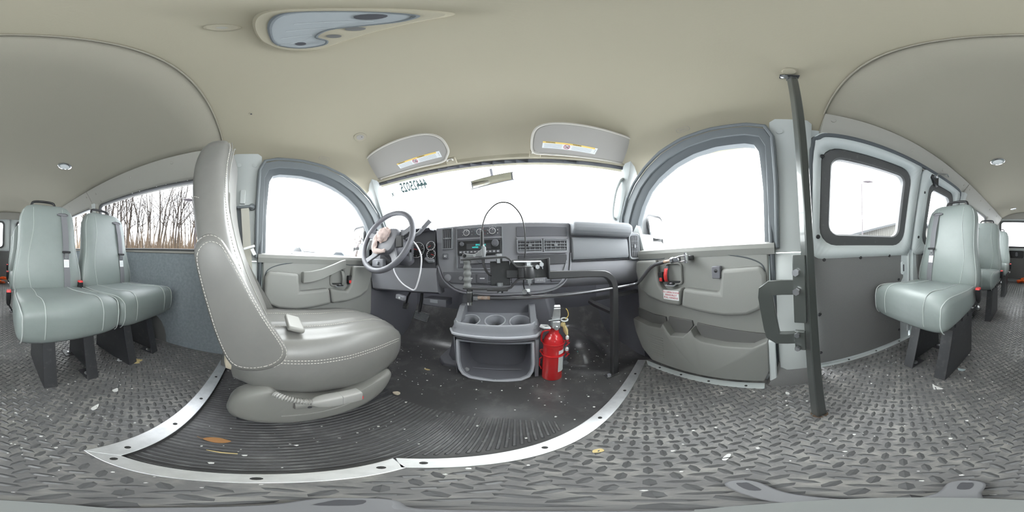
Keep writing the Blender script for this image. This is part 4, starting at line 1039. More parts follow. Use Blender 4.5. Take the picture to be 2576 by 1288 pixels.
# ================================================================== SUN VISORS
def on_visor(x, y, d=0.0):
    """the slanted plane both visors lie in"""
    nrm = Vector((0, .55, 1)).normalized()
    return Vector((x, y, 1.245+(.70-y)*.52)) - nrm*d
VL = [(-.80, .665), (-.790, .688), (-.76, .697), (-.638, .711), (-.47, .722), (-.345, .729), (-.305, .703), (-.284, .668), (-.288, .605), (-.326, .567), (-.398, .548), (-.53, .536), (-.68, .540), (-.77, .568), (-.81, .62)]
VR = [(.092, .725), (.140, .734), (.306, .727), (.46, .714), (.583, .702), (.622, .690), (.645, .660), (.648, .625), (.61, .575), (.518, .556), (.387, .556), (.262, .560), (.169, .568), (.111, .586), (.086, .617), (.081, .672)]
def visor(V, label, st, flip):
    c = on_visor(sum(p[0] for p in V)/len(V), .70)
    o = thing('sun_visor', label, 'sun visor', tuple(c), 'sun visors above the windscreen')
    P = sm2(V, 4); cx = sum(p[0] for p in P)/len(P); cy = sum(p[1] for p in P)/len(P)
    def sc(k, d): return [on_visor(cx+(x-cx)*k, cy+(y-cy)*(1-(1-k)*2.4), d) for x, y in P]
    new('panel', loft([sc(.985, .004), sc(1, .010), sc(1, .018), sc(.985, .024), sc(.95, .0255)]), 'visor_cloth', o, smooth=50)
    new('piping', tube([tuple(p) for p in sc(.996, .022)], .0062, 6, closed=True), 'visor_piping', o)
    new('stitching', tube([tuple(p) for p in sc(.962, .0252)], .0012, 5, closed=True), 'rail_plastic', o)
    # warning sticker
    (xa, ya), (xb, yb) = st
    ex_ = (on_visor(xb, yb)-on_visor(xa, ya)); L = ex_.length; ex_.normalize()
    dn = (on_visor(0, 1)-on_visor(0, 0)).normalized(); dn = (dn-ex_*dn.dot(ex_)).normalized()
    def q(a, b, d=.0262): return on_visor(xa, ya, d)+ex_*(a*L)+dn*b
    H = .040
    def quad(name, a0, a1, b0, b1, m, par, d=.0262):
        return new(name, ([q(a0, b0, d), q(a1, b0, d), q(a1, b1, d), q(a0, b1, d), q(a0, b0, d-.0006), q(a1, b0, d-.0006), q(a1, b1, d-.0006), q(a0, b1, d-.0006)], [(0,1,2,3), (7,6,5,4), (0,4,5,1), (1,5,6,2), (2,6,7,3), (3,7,4,0)]), m, par, smooth=0)
    sk = quad('warning_label', 0, 1, 0, H, 'white_label', o)
    quad('label_band', 0, .93 if not flip else .95, 0, .0095, 'yellow_label', sk, .0266)
    rt = ex_; upv = -dn
    for a, t in ((.13, '\u25B2 WARNING'), (.60, '\u25B2 WARNING')):
        text('label_heading', t[2:], .0085, q(a, .005, .0272), rt, upv, 'dark_print', sk)
    for k in range(6):
        quad('label_line', .03, .34, .0135+.0042*k, .0150+.0042*k, 'grey_print', sk, .0266)
        quad('label_line', .52, .90, .0135+.0042*k, .0150+.0042*k, 'grey_print', sk, .0266)
    text('label_barcode', '8 1 1 1 1', .006, q(.965, .021, .0272), dn, rt, 'dark_print', sk)
    cc = q(.43, .0225, .0274); r = .0135
    new('ban_ring', tube([cc+rt*(r*cos(a))+upv*(r*sin(a)) for a in [2*pi*i/24 for i in range(24)]], .0011, 5, closed=True), 'magenta_print', sk)
    new('ban_bar', tube([cc-rt*(r*.85)+upv*(r*.45), cc+rt*(r*.85)-upv*(r*.45)], .0010, 5), 'magenta_print', sk)
    g = G()
    for dx, dy, ex2, ey2 in ((0, -.003, .004, .004), (.003, .003, .008, .006), (0, -.002, -.006, -.006), (.002, -.002, .006, -.007), (-.002, .002, -.006, .004)):
        g.add(tube([cc+rt*dx+upv*dy, cc+rt*(dx+ex2)+upv*(dy+ey2)], .0011, 5))
    new('ban_figure', g, 'dark_print', sk)
    # clips: pivot at the outer end, hook at the inner end
    xs = sorted(V); inner = max(V, key=lambda p: p[0]) if not flip else min(V, key=lambda p: p[0])
    hx = -.305 if not flip else .105
    hk = new('hook_plate', obox(on_visor(hx, .742, .004), (.055, .045, .012), Matrix.Rotation(radians(-29), 3, 'X')), 'headliner_beige', o, bevel=.004)
    new('hook', tube([on_visor(hx-.014, .736, .012), on_visor(hx-.014, .724, .022), on_visor(hx+.014, .724, .022), on_visor(hx+.014, .736, .012)], .0045, 6), 'visor_piping', o)
    pxx = -.765 if not flip else .598
    new('pivot', lathe([(.011, 0), (.010, .012), (.005, .014)], on_visor(pxx, .700, .010), (0, .3, -1), 14), 'visor_piping', o)
    new('pivot_hole', lathe([(.0055, 0), (.005, .001)], on_visor(pxx, .700, .0245), (0, .3, -1), 10), 'hole_dark', o)
    return o
visor(VL, 'folded grey cloth sun visor above the steering wheel, label slanting', ((-.582, .655), (-.328, .664)), False)
visor(VR, 'folded grey cloth sun visor above the glovebox with warning label', ((.128, .664), (.383, .659)), True)

# ================================================================== CEILING FITTINGS
oc = thing('overhead_console', 'beige overhead console with grey hollow and dark oval holes', 'overhead console', (-.11, .02, 1.40))
OUT = sm2([(-.091, -.032), (-.150, -.030), (-.190, -.018), (-.215, .013), (-.202, .052), (-.160, .067), (-.106, .070), (-.060, .064), (-.022, .050), (-.005, .034), (-.006, .012), (-.014, -.010), (-.032, -.025)], 4)
INN = sm2([(-.060, -.020), (-.129, -.019), (-.190, -.006), (-.203, .028), (-.180, .053), (-.157, .050), (-.145, .032), (-.107, .030), (-.075, .045), (-.047, .050), (-.024, .038), (-.019, .022), (-.030, -.012)], 4)
def shr(P, k):
    cx = sum(p[0] for p in P)/len(P); cy = sum(p[1] for p in P)/len(P)
    return [(cx+(x-cx)*k, cy+(y-cy)*k) for x, y in P]
ZO = 1.410
new('housing', loft([[(x, y, ZO) for x, y in shr(OUT, 1.02)], [(x, y, ZO-.008) for x, y in OUT], [(x, y, ZO-.014) for x, y in shr(OUT, .97)]]), 'headliner_beige', oc, smooth=50)
new('hollow', loft([[(x, y, ZO-.0143) for x, y in shr(INN, .985)], [(x, y, ZO-.0150) for x, y in shr(INN, .97)], [(x, y, ZO-.0146) for x, y in shr(INN, .9)]]), 'recess_grey', oc, smooth=50)
new('hollow_edge', tube([(x, y, ZO-.0148) for x, y in shr(INN, .98)], .0022, 6, closed=True), 'pillar_dark', oc)
for x, y, a, b, ang, m in ((-.041, .022, .014, .008, -.5, 'hole_dark'), (-.180, .024, .008, .007, 0, 'hole_dark'), (-.092, .047, .0095, .0085, 0, 'hole_shade'), (-.132, .047, .0085, .008, 0, 'hole_shade')):
    new('oval_hole', loft([[(x+a*k*cos(t)*cos(ang)-b*k*sin(t)*sin(ang), y+a*k*cos(t)*sin(ang)+b*k*sin(t)*cos(ang), ZO-.0158-d) for t in [2*pi*i/16 for i in range(16)]] for k, d in ((1, -.003), (1, 0), (.85, .0003))]), m, oc)
for k in range(4):
    new('hollow_facet', tube([(-.195+.035*k, -.004, ZO-.0155), (-.175+.04*k, .018+.006*k, ZO-.0158)], .0007, 4), 'white_paint', oc)

def button(name, x, y, r, m, label, cat, grp=None, h=.004, hole=False):
    z = zfront(x-XC, y) if y > -.2 else zc(x-XC)-.008
    e = .004; zz = lambda a, b: (zfront(a-XC, b) if y > -.2 else zc(a-XC)-.008)
    nrm = Vector(((zz(x+e, y)-zz(x-e, y))/(2*e), (zz(x, y+e)-zz(x, y-e))/(2*e), -1)).normalized()
    o = thing(name, label, cat, (x, y, z), grp)
    return o, Vector((x, y, z)), nrm
o, c, n = button('ceiling_button', -.107, -.058, .012, '', 'round beige plug in the headliner behind the overhead console', 'plug', 'ceiling plugs')
new('disc', lathe([(.0155, -.003), (.0155, .002), (.013, .004)], c, n, 20), 'headliner_beige', o)
new('slot', lathe([(.005, .004), (.005, .0048)], c, n, 12), 'rail_plastic', o)
o, c, n = button('ceiling_button', .372, -.062, .014, '', 'round beige plug in the headliner above the grab pole', 'plug', 'ceiling plugs')
c = c + Vector((-.012, 0, .002)); new('disc', lathe([(.0165, -.003), (.0165, .002), (.014, .004)], c, n, 20), 'headliner_beige', o)
o, c, n = button('ceiling_button', -.574, -.058, .01, '', 'tiny dark screw hole in the headliner near the driver seat', 'screw hole')
new('rim', lathe([(.009, -.002), (.009, .0015), (.005, .002)], c, n, 16), 'headliner_beige', o); new('hole', lathe([(.004, .002), (.004, .0026)], c, n, 10), 'hole_dark', o)
o, c, n = button('ceiling_speaker', -.602, .412, .03, '', 'round beige microphone grille in the headliner behind the visor', 'microphone')
new('disc', lathe([(.030, -.004), (.030, .003), (.026, .005)], c, n, 24), 'headliner_beige', o); new('grille', lathe([(.018, .005), (.018, .0062), (.016, .0066)], c, n, 20), 'visor_cloth', o)
for dx in (-.007, .007): new('hole', lathe([(.0025, .006), (.0025, .0074)], c+Vector((dx, dx*.5, 0)), n, 8), 'hole_dark', o)
for s, lb in ((-1, 'embossed oval airbag mark in the headliner over the driver door'), (1, 'embossed oval airbag mark in the headliner over the passenger door')):
    o, c, n = button('airbag_mark', W(s, .672), .31, .02, '', lb, 'emblem')
    e1_ = Vector((0, 1, 0)); e1_ = (e1_-n*e1_.dot(n)).normalized(); e2_ = n.cross(e1_)
    new('plate', loft([[c+e1_*x+e2_*z+n*d for x, z in rrect(0, 0, .058, .022, .009, 5)] for d in (-.002, .0012)]), 'headliner_beige', o)
    new('outline', tube([c+e1_*x+e2_*z+n*.0012 for x, z in rrect(0, 0, .058, .022, .009, 5)], .0009, 5, closed=True), 'visor_cloth', o)
    text('mark_text', 'AIRBAG', .010, c+n*.0016, -e1_ if s > 0 else e1_, e2_ if (e2_.z > 0) else -e2_, 'visor_cloth', o)
def dome(x, y, label):
    z = zc(x-XC)-.008
    o = thing('ceiling_light', label, 'ceiling light', (x, y, z-.006), 'round ceiling lights in the rear headliner')
    nrm = Vector((3*-.14*-1*((x-XC)/.66)**2/.66*(1 if x > XC else -1)*-1, 0, -1)).normalized()
    c = Vector((x, y, z))
    new('bezel', lathe([(.056, -.004), (.056, .002), (.050, .006), (.040, .007), (.038, .003)], c, nrm, 28), 'chrome', o, smooth=50)
    new('lens', lathe([(.038, .0), (.038, .0035), (.020, .0045)], c, nrm, 24), 'lamp_lens', o)
dome(-.44, -1.206, 'round chrome ceiling light above the paired left seats')
dome(.245, -1.216, 'round chrome ceiling light above the single right seat')
dome(.272, -2.853, 'small round ceiling light far back near the rear doors')

# ================================================================== GRAB POLE
gp = thing('grab_pole', 'tall dark green grey steel pole from floor to ceiling', 'grab pole', (.394, -.098, 0))
mat('pole_paint', (0.075, 0.082, 0.078), 0.28, metal=0.3, coat=0.3)
def sq(a, ang=radians(24)): return [(a*cos(ang+pi/4+k*pi/2)*1.15, a*sin(ang+pi/4+k*pi/2)*1.15) for k in range(4)]
pa_, pb_ = Vector((.396, -.100, 0)), Vector((.384, -.070, 1.335))
new('post', loft([[pa_.lerp(pb_, t)+Vector((x, y, 0)) for x, y in sq(.0185-.0065*t)] for t in (0, .25, .5, .75, 1)]), 'pole_paint', gp, bevel=.003, smooth=30)
new('top_tab', obox((.382, -.064, 1.345), (.024, .044, .005), Matrix.Rotation(radians(-14), 3, 'Y')), 'black_metal', gp, bevel=.001)
new('tab_bolt', lathe([(.009, 0), (.009, .004), (.005, .006)], (.380, -.052, 1.3425), (-.25, 0, -1), 12), 'steel', gp)
new('weld', obox((.383, -.068, 1.325), (.022, .022, .010)), 'black_metal', gp, bevel=.003)
hp = new('hanger_plate', obox((.378, -.062, .545), (.012, .030, .17), Matrix.Rotation(radians(-20), 3, 'Z')), 'pole_paint', gp, bevel=.002)
for z in (.590, .545):
    new('plate_bolt', hexnut((.370, -.054, z), (-.9, .4, 0), .0085, .010), 'steel', hp)
hp2 = new('hanger_plate', obox((.380, -.060, .405), (.012, .026, .06), Matrix.Rotation(radians(-20), 3, 'Z')), 'pole_paint', gp, bevel=.002)
for z in (.428, .385): new('plate_bolt', hexnut((.372, -.052, z), (-.9, .4, 0), .007, .008), 'steel', hp2)
lp = [(.386, -.052, .552), (.388, -.02, .553), (.388, .008, .552), (.389, .018, .545), (.391, .019, .53), (.392, .008, .44), (.392, .004, .420), (.391, -.006, .412), (.388, -.03, .412), (.386, -.052, .412)]
new('side_handle', tube(lp, 1.0, sec=[(.0065, .018), (-.0065, .018), (-.0065, -.018), (.0065, -.018)]), 'pole_paint', gp, bevel=.003, smooth=30)
new('rust_foot', lathe([(.0245, .0003), (.0235, .0012), (.020, .0016)], (.397, -.101, 0), n=9), 'rust', gp)

# ================================================================== MANUAL DOOR OPENER
do = thing('door_opener', 'black steel manual door opener frame with grip, lever and rod', 'door opener', (.42, .65, -.01))
SQ = [(.016, .016), (-.016, .016), (-.016, -.016), (.016, -.016)]
fpath = [(.415, .655, -.02), (.428, .655, .20), (.438, .655, .42), (.440, .655, .495)]
for k in range(1, 7):
    a = pi/2*k/6; fpath.append((.440-.075*(1-cos(a)), .655, .495+.078*sin(a)))
fpath += [(.30, .656, .578), (.20, .657, .580), (.125, .658, .582)]
new('frame_tube', tube(fpath, 1.0, sec=SQ), 'opener_metal', do, smooth=35, bevel=.004)
new('foot_plate', obox((.40, .645, -.012), (.08, .045, .006)), 'opener_metal', do)
new('foot_bolt', hexnut((.378, .638, -.010), (0, 0, 1), .010, .012), 'steel', do)
new('brace', tube([(.66, .735, .435), (.52, .765, .428), (.385, .79, .420), (.372, .785, .412), (.385, .76, .400), (.428, .672, .372)], 1.0, sec=[(.010, .010), (-.010, .010), (-.010, -.010), (.010, -.010)]), 'opener_metal', do, smooth=35)
new('mount_plate', prism([(-.02, .648), (.128, .652), (.132, .645), (.128, .572), (.0, .572), (-.04, .60)], 'y', .662, .668), 'black_metal', do, bevel=.002)
new('plate_fold', obox((.130, .650, .612), (.006, .030, .082)), 'opener_metal', do, bevel=.001)
new('angle_bar', tube([(-.01, .655, .640), (.10, .655, .638), (.104, .655, .634), (.106, .655, .608)], .0035, 6), 'steel', do)
new('centre_plate', prism([(-.106, .645), (-.028, .645), (-.026, .545), (-.104, .545)], 'y', .652, .660), 'black_metal', do, bevel=.002)
BAR = [(.0035, .015), (-.0035, .015), (-.0035, -.015), (.0035, -.015)]
def flatbar(name, pts, hw=.015, th=.0035, m='opener_metal'):
    P = [Vector(p) for p in pts]; rings = []
    for i, p in enumerate(P):
        t = (P[min(i+1, len(P)-1)]-P[max(i-1, 0)]).normalized(); nz = Vector((-t.z, 0, t.x))
        rings.append([p+nz*th+Vector((0, -hw, 0)), p+nz*th+Vector((0, hw, 0)), p-nz*th+Vector((0, hw, 0)), p-nz*th+Vector((0, -hw, 0))])
    return new(name, loft(rings), m, do, bevel=.001, smooth=35)
flatbar('upper_arm', [(-.222, .642, .653), (-.15, .642, .656), (-.06, .642, .660), (-.04, .642, .659), (-.028, .642, .652), (.0, .642, .622), (.010, .642, .619), (.075, .642, .620)])
flatbar('lower_arm', [(-.215, .642, .535), (-.10, .642, .534), (-.035, .642, .535), (-.022, .642, .540), (.0, .642, .566), (.012, .642, .572), (.06, .642, .574)])
flatbar('lower_tab', [(-.115, .640, .531), (-.035, .640, .531)], .02, .004)
new('pivot_block', lathe([(.022, .575), (.024, .580), (.024, .613), (.022, .618)], (.050, .642, 0), n=20), 'black_metal', do)
new('pivot_block', lathe([(.018, .578), (.018, .615)], (.022, .645, 0), n=16), 'black_metal', do)
new('pivot_arm', obox((-.005, .650, .592), (.07, .014, .034)), 'black_metal', do, bevel=.003)
for x, z, dz, r, h in ((-.068, .663, 1, .013, .011), (-.068, .653, -1, .012, .016), (-.066, .545, 1, .013, .014), (-.066, .527, -1, .012, .009), (.048, .624, 1, .014, .012), (.050, .570, -1, .014, .016), (.050, .554, -1, .006, .010)):
    nb = new('hex_bolt', hexnut((x, .642, z), (0, 0, dz), r, h), 'steel', do)
for x, z in ((.048, .622), (.050, .571)):
    new('washer', lathe([(.021, -.0015), (.021, .0015)], (x, .642, z), n=18), 'steel', do)
for x, z in ((.082, .618), (.098, .627)):
    new('hex_bolt', hexnut((x, .645, z), (0, -1, 0), .009, .022), 'steel', do)
# grip with finger grooves
gr = [(.0145, .538), (.016, .542)]
for k in range(21):
    z = .545+.100*k/20; gr.append((.0150+.0022*cos(2*pi*k/5), z))
gr += [(.0165, .648), (.012, .651)]
new('grip', lathe(gr, (-.199, .642, 0), n=18), 'grip_rubber', do, smooth=60)
new('grip_spindle', lathe([(.0125, .475), (.0125, .534)], (-.190, .642, 0), n=14), 'opener_metal', do)
new('spindle_end', lathe([(.0128, .464), (.0128, .476)], (-.190, .642, 0), n=14), 'chrome', do)
new('spindle_ring', lathe([(.0135, .516), (.0135, .522)], (-.190, .642, 0), n=14), 'steel', do)
# brake lever and cable sleeve
lb = new('lever_clamp', prism(sm2([(-.216, .672), (-.205, .678), (-.165, .675), (-.140, .690), (-.122, .705), (-.118, .690), (-.124, .668), (-.17, .662), (-.21, .660)], 3), 'y', .628, .642), 'lever_grey', do, bevel=.003)
new('clamp_screw', lathe([(.0075, 0), (.0075, .004), (.003, .005)], (-.205, .628, .669), (0, -1, 0), 12), 'black_plastic', lb)
new('clamp_screw', lathe([(.006, 0), (.006, .004)], (-.163, .628, .669), (0, -1, 0), 12), 'steel', lb)
new('lever_head', loft([[(-.128+x, .634+y, z) for x, y in rrect(0, 0, w, .014, .005, 4)] for z, w in ((.663, .014), (.675, .018), (.700, .012), (.712, .006))]), 'lever_grey', do)
new('lever_blade', tube(smooth_path([(-.130, .634, .655), (-.128, .632, .635), (-.118, .626, .610), (-.104, .62, .594), (-.094, .62, .590)], 4), [.006, .006, .006, .0055, .0055, .0055, .005, .005, .005, .005, .0045, .0045, .0045, .004, .004, .004, .004], 8), 'black_plastic', do)
new('cable_sleeve', lathe([(.0095, .706), (.0090, .715), (.0070, .760), (.0062, .768), (.004, .769)], (-.134, .640, 0), n=16), 'black_plastic', do)
new('brake_cable', tube(smooth_path([(-.134, .640, .765), (-.130, .645, .800), (-.112, .655, .850), (-.070, .67, .895), (-.02, .68, .895), (.022, .68, .845), (.038, .675, .780), (.040, .67, .70), (.036, .668, .655)], 6), .0032, 8), 'black_plastic', do, smooth=60)
new('lower_cable', tube(smooth_path([(.028, .655, .570), (.028, .65, .54), (.036, .648, .518), (.055, .645, .505), (.085, .65, .495)], 5), .0025, 6), 'black_plastic', do)
new('cable_clip', lathe([(.010, -.006), (.010, .006)], (.030, .643, .520), (0, -1, 0), 12), 'steel', do)
new('cable_clip', obox((.042, .643, .524), (.018, .012, .012)), 'white_label', do, bevel=.002)
# push rod to the passenger door
new('rod_nut', hexnut((-.172, .642, .496), (1, 0, 0), .015, .017), 'steel', do)
new('rod_thread', lathe([(.0085, 0), (.0085, .05)], (-.156, .642, .496), (1, 0, 0), 12), 'rusty_steel', do)
new('push_rod', tube(smooth_path([(-.11, .643, .496), (.0, .644, .4955), (.25, .647, .495), (.50, .648, .496), (.567, .645, .498), (.582, .63, .508), (.590, .60, .540), (.594, .565, .575), (.598, .535, .596), (.600, .50, .606), (.600, .47, .612)], 4), .0085, 10), 'rod_metal', do, smooth=60)
new('rod_thread', tube([(.600, .472, .6115), (.601, .425, .619)], .0075, 10), 'rusty_steel', do)
new('rod_nut', hexnut((.601, .430, .618), (0, -1, .12), .014, .014), 'chrome', do)
new('clevis_body', obox((.602, .398, .622), (.022, .030, .024), Matrix.Rotation(radians(-7), 3, 'X')), 'chrome', do, bevel=.003)
for dz in (-.012, .012):
    new('clevis_fork', obox((.604, .366, .626+dz), (.020, .045, .004), Matrix.Rotation(radians(-7), 3, 'X')), 'chrome', do, bevel=.001)
new('clevis_pin', lathe([(.010, -.022), (.010, .022)], (.604, .352, .628), n=12), 'chrome', do)
new('door_stud', obox((.630, .352, .628), (.045, .028, .022)), 'opener_metal', do, bevel=.004)

# ================================================================== DRIVER SEAT
DX = -.632
ds = thing('captain_chair', 'grey leather driver seat with high back and white stitching', 'seat', (DX, .18, -.02))
LV = [(.285, .000, -.045, .150), (.30, .045, -.065, .185), (.34, .075, -.085, .205), (.42, .058, -.115, .213), (.52, .010, -.148, .216), (.60, -.030, -.175, .214), (.68, -.062, -.200, .206), (.76, -.085, -.222, .188), (.84, -.100, -.240, .166), (.92, -.106, -.250, .150), (1.00, -.106, -.250, .140), (1.07, -.102, -.238, .130), (1.115, -.108, -.215, .116), (1.140, -.122, -.192, .095), (1.150, -.138, -.175, .06)]
def lvl(z):
    return [lerp([(l[0], l[i]) for l in LV], z) for i in (1, 2, 3)]
def bring(z, yf_, yb_, hw, n=28):
    out = []
    for i in range(n):
        a = 2*pi*i/n; c_, s_ = cos(a), sin(a)
        x = hw*math.copysign(abs(c_)**.5, c_); k = math.copysign(abs(s_)**.62, s_)
        y = (yf_+yb_)/2 + (yf_-yb_)/2*k
        if s_ > 0: y -= .022*(1-min(1, abs(x)/hw)**2)*min(1, hw/.2)
        out.append((DX+x, y, z))
    return out
new('backrest', loft([bring(*l) for l in LV]), 'leather', ds, smooth=60, sub=1)
BP = [(-.182, .655), (-.172, .690), (-.145, .708), (-.112, .700), (-.085, .665), (-.045, .60), (.012, .50), (.066, .41), (.080, .37), (.070, .335), (.035, .308), (-.02, .298), (-.062, .318), (-.100, .40), (-.135, .50), (-.165, .59)]
for s in (1, -1):
    P = sm2(BP, 3); cy = -.05; cz_ = .50
    def sx2(d, k): return [(DX+s*(d), cy+(y-cy)*k, cz_+(z-cz_)*k) for y, z in P]
    bo = new('side_bolster', loft([sx2(.185, 1.0), sx2(.208, 1.0), sx2(.217, .97), sx2(.222, .90), sx2(.2235, .8)]), 'leather', ds, smooth=60)
    if s > 0:
        def stitch(name, path, par, L=.0055, gap=.0035, r=.0009, m='leather_stitch'):
            P_ = [Vector(p) for p in path]; g = G(); pos = 0.0; acc = 0.0; on = None
            segs = []
            for a, b in zip(P_, P_[1:]):
                d = (b-a).length; t = 0.0
                while t < d:
                    segs.append((a.lerp(b, t/d), a.lerp(b, min(1, (t+L)/d)))); t += L+gap
            for a, b in segs:
                if (b-a).length > 1e-4: g.add(tube([a, b], r, 4))
            return new(name, g, m, par, smooth=0)
        stitch('stitching', [(p[0]+.0005, p[1], p[2]) for p in sx2(.2225, .885)]+[sx2(.223, .885)[0]], bo)
        stitch('stitching', [(p[0], p[1], p[2]) for p in sx2(.216, .975)][3:30], bo)
# seam between side and face of the back, and across the back
for off in (0, .010):
    path = []
    for k in range(40):
        z = .345+(1.125-.345)*k/39; yf_, yb_, hw = lvl(z)
        a = radians(52)-off*3.0; x = hw*abs(cos(a))**.5; y = (yf_+yb_)/2+(yf_-yb_)/2*abs(sin(a))**.62 - .022*(1-(x/hw)**2)*min(1, hw/.2)
        path.append((DX+x*1.003, y+.0015, z))
    stitch('stitching', path, ds, r=.0009)
new('face_seam', tube([(DX+lvl(z)[2]*.86, lvl(z)[0]-.004, z) for z in [.36+.75*k/24 for k in range(25)]], .0016, 5), 'seat_plastic', ds)
pth = []
for k in range(12):
    a = radians(-10-70*k/11)*1.0; z = .835+.012*sin(k*.4); yf_, yb_, hw = lvl(z); c_, s_ = cos(a), sin(a)
    pth.append((DX+hw*abs(c_)**.5*1.002, (yf_+yb_)/2-(yf_-yb_)/2*abs(s_)**.62, z))
stitch('stitching', pth, ds)
hd = smooth_path([(DX+.05, -.108, 1.115), (DX+.085, -.106, 1.08), (DX+.10, -.108, 1.02), (DX+.08, -.118, .96), (DX+.03, -.124, .93), (DX-.05, -.124, .94)], 5)
new('headrest_seam', tube(hd, .003, 6), 'seat_plastic', ds)
new('headrest_seam', tube(smooth_path([(DX+.09, -.108, .80), (DX+.085, -.112, .87), (DX+.06, -.12, .885), (DX+.02, -.122, .84), (DX+.0, -.118, .79)], 5), .0025, 6), 'seat_plastic', ds)
# cushion
CU = [(-.075, .375, .255, .150, 0), (-.060, .395, .235, .190, 0), (.0, .408, .215, .208, 0), (.08, .410, .190, .214, 0), (.16, .404, .170, .216, 0), (.26, .400, .160, .217, 0), (.36, .398, .165, .216, .01), (.43, .390, .180, .213, .025), (.475, .372, .205, .207, .045), (.500, .345, .235, .196, .058), (.512, .312, .262, .175, .066)]
def cring(y, zt, zb, hw, bow):
    pts = []; nt_ = 24
    for i in range(nt_+1):
        t = -1+2*i/nt_; x = hw*t
        z = zt - (zt-zb)*.28*abs(t)**6
        for gx in (-.075, .075, -.150, .150):
            d = abs(x-gx); z -= (.0085 if abs(gx) < .1 else .006)*max(0, 1-d/.018)
        if abs(x) > .16: z += .012*max(0, 1-abs(abs(x)-.188)/.03)
        pts.append((x, z))
    pts += [(hw*1.005, zb+(zt-zb)*.45), (hw*.99, zb+(zt-zb)*.15), (hw*.93, zb), (0, zb-.004), (-hw*.93, zb), (-hw*.99, zb+(zt-zb)*.15), (-hw*1.005, zb+(zt-zb)*.45)]
    return [(DX+x, y+bow*(1-(x/.217)**2), z) for x, z in pts]
cu = new('cushion', loft([cring(*c) for c in CU]), 'leather', ds, smooth=60)
for dz in (0, -.011):
    stitch('stitching', [(DX+c[3]*1.006+.0012, c[0]+c[4]*.02, c[1]-(c[1]-c[2])*.30+dz) for c in CU[2:-1]], cu, r=.0010)
for gx in (-.075, .075):
    stitch('stitching', [(DX+gx+.008, c[0]+c[4]*.85, c[1]-.003) for c in CU[2:-2]], cu, r=.0008)
new('cushion_rear_foam', loft([[(DX+x, y, z) for x, z in rrect(0, .30, .33*k, .10*k, .03, 4)] for y, k in ((-.095, .85), (-.085, 1.0), (-.06, 1.05))]), 'foam', ds)
new('armrest_flap', obox((DX+.105, .118, .425), (.10, .055, .018), Matrix.Rotation(radians(-18), 3, 'X') @ Matrix.Rotation(radians(8), 3, 'Y')), 'seat_plastic', ds, bevel=.007, seg=3)
# side cover with buckle and recline handle
SCV = sm2([(-.066, .085), (-.062, .140), (-.040, .185), (.0, .212), (.035, .222), (.055, .205), (.075, .178), (.13, .165), (.22, .150), (.30, .150), (.37, .172), (.425, .182), (.438, .165), (.432, .135), (.40, .085), (.33, .040), (.22, .012), (.10, .000), (.01, .012), (-.045, .045)], 3)
def scv(x, k, dz=0): return [(x, .18+(y-.18)*k, .10+(z-.10)*k+dz) for y, z in SCV]
new('side_cover', loft([scv(DX+.170, 1), scv(DX+.205, 1.0), scv(DX+.222, .97), scv(DX+.230, .90), scv(DX+.232, .75)]), 'seat_plastic', ds, smooth=60)
new('cover_crease', tube(smooth_path([(DX+.2315, .07, .07), (DX+.233, .15, .072), (DX+.233, .23, .082), (DX+.231, .30, .105)], 4), .004, 6), 'seat_plastic', ds)
rl = new('recline_handle', loft([[(DX+.238+.010*cos(a), .10+.075*t+.0*a, .142-.006*t+.016*(1-.35*t)*sin(a)) for a in [2*pi*i/12 for i in range(12)]] for t in (0, .15, .5, .85, 1)]), 'seat_plastic', ds, smooth=60)
new('handle_hole', lathe([(.006, 0), (.006, .002)], (DX+.2475, .135, .137), (1, 0, 0), 10), 'hole_dark', rl)
new('cover_hole', lathe([(.008, 0), (.008, .002)], (DX+.226, .335, .075), (1, 0, 0), 10), 'hole_dark', ds)
bk = thing('driver_belt_buckle', 'grey seat belt buckle on a ridged stalk beside the driver seat', 'buckle', (DX+.245, .12, .20))
pth = [(DX+.232, .050, .212), (DX+.256, .072, .214), (DX+.270, .10, .209), (DX+.274, .13, .199)]
pth = smooth_path(pth, 10)
new('stalk', tube(pth, [.0085+.0022*(1 if k % 2 else -1) for k in range(len(pth))], 12), 'buckle_plastic', bk, smooth=0)
bkM = Matrix.Rotation(radians(-6), 3, 'X')
new('housing', loft([[Vector((DX+.274+x, y, .196+z-.10*(y-.13))) for x, z in rrect(0, 0, w, h, .008, 4)] for y, w, h in ((.126, .018, .018), (.142, .030, .036), (.165, .034, .046), (.20, .034, .048))]), 'buckle_plastic', bk, smooth=40)
new('receiver', loft([[Vector((DX+.274+x, y, .196+z-.10*(y-.13))) for x, z in rrect(0, 0, w, h, .006, 4)] for y, w, h in ((.201, .033, .045), (.255, .033, .046), (.258, .028, .040))]), 'buckle_plastic', bk, smooth=40)
new('release_button', obox((DX+.280, .258, .172), (.016, .006, .014)), 'red_plastic', bk)
new('seat_track', prism([(.33, .02), (.45, .05), (.475, .10), (.475, .15), (.455, .175), (.42, .19), (.36, .20), (.33, .17)], 'x', DX-.19, DX+.165), 'black_metal', ds, bevel=.010, seg=3)
new('pedestal', box(DX-.17, DX+.17, -.02, .36, -.02, .20), 'black_metal', ds, bevel=.01)
new('floor_rail', box(DX+.12, DX+.19, -.04, .46, -.022, .012), 'black_metal', ds, bevel=.004)

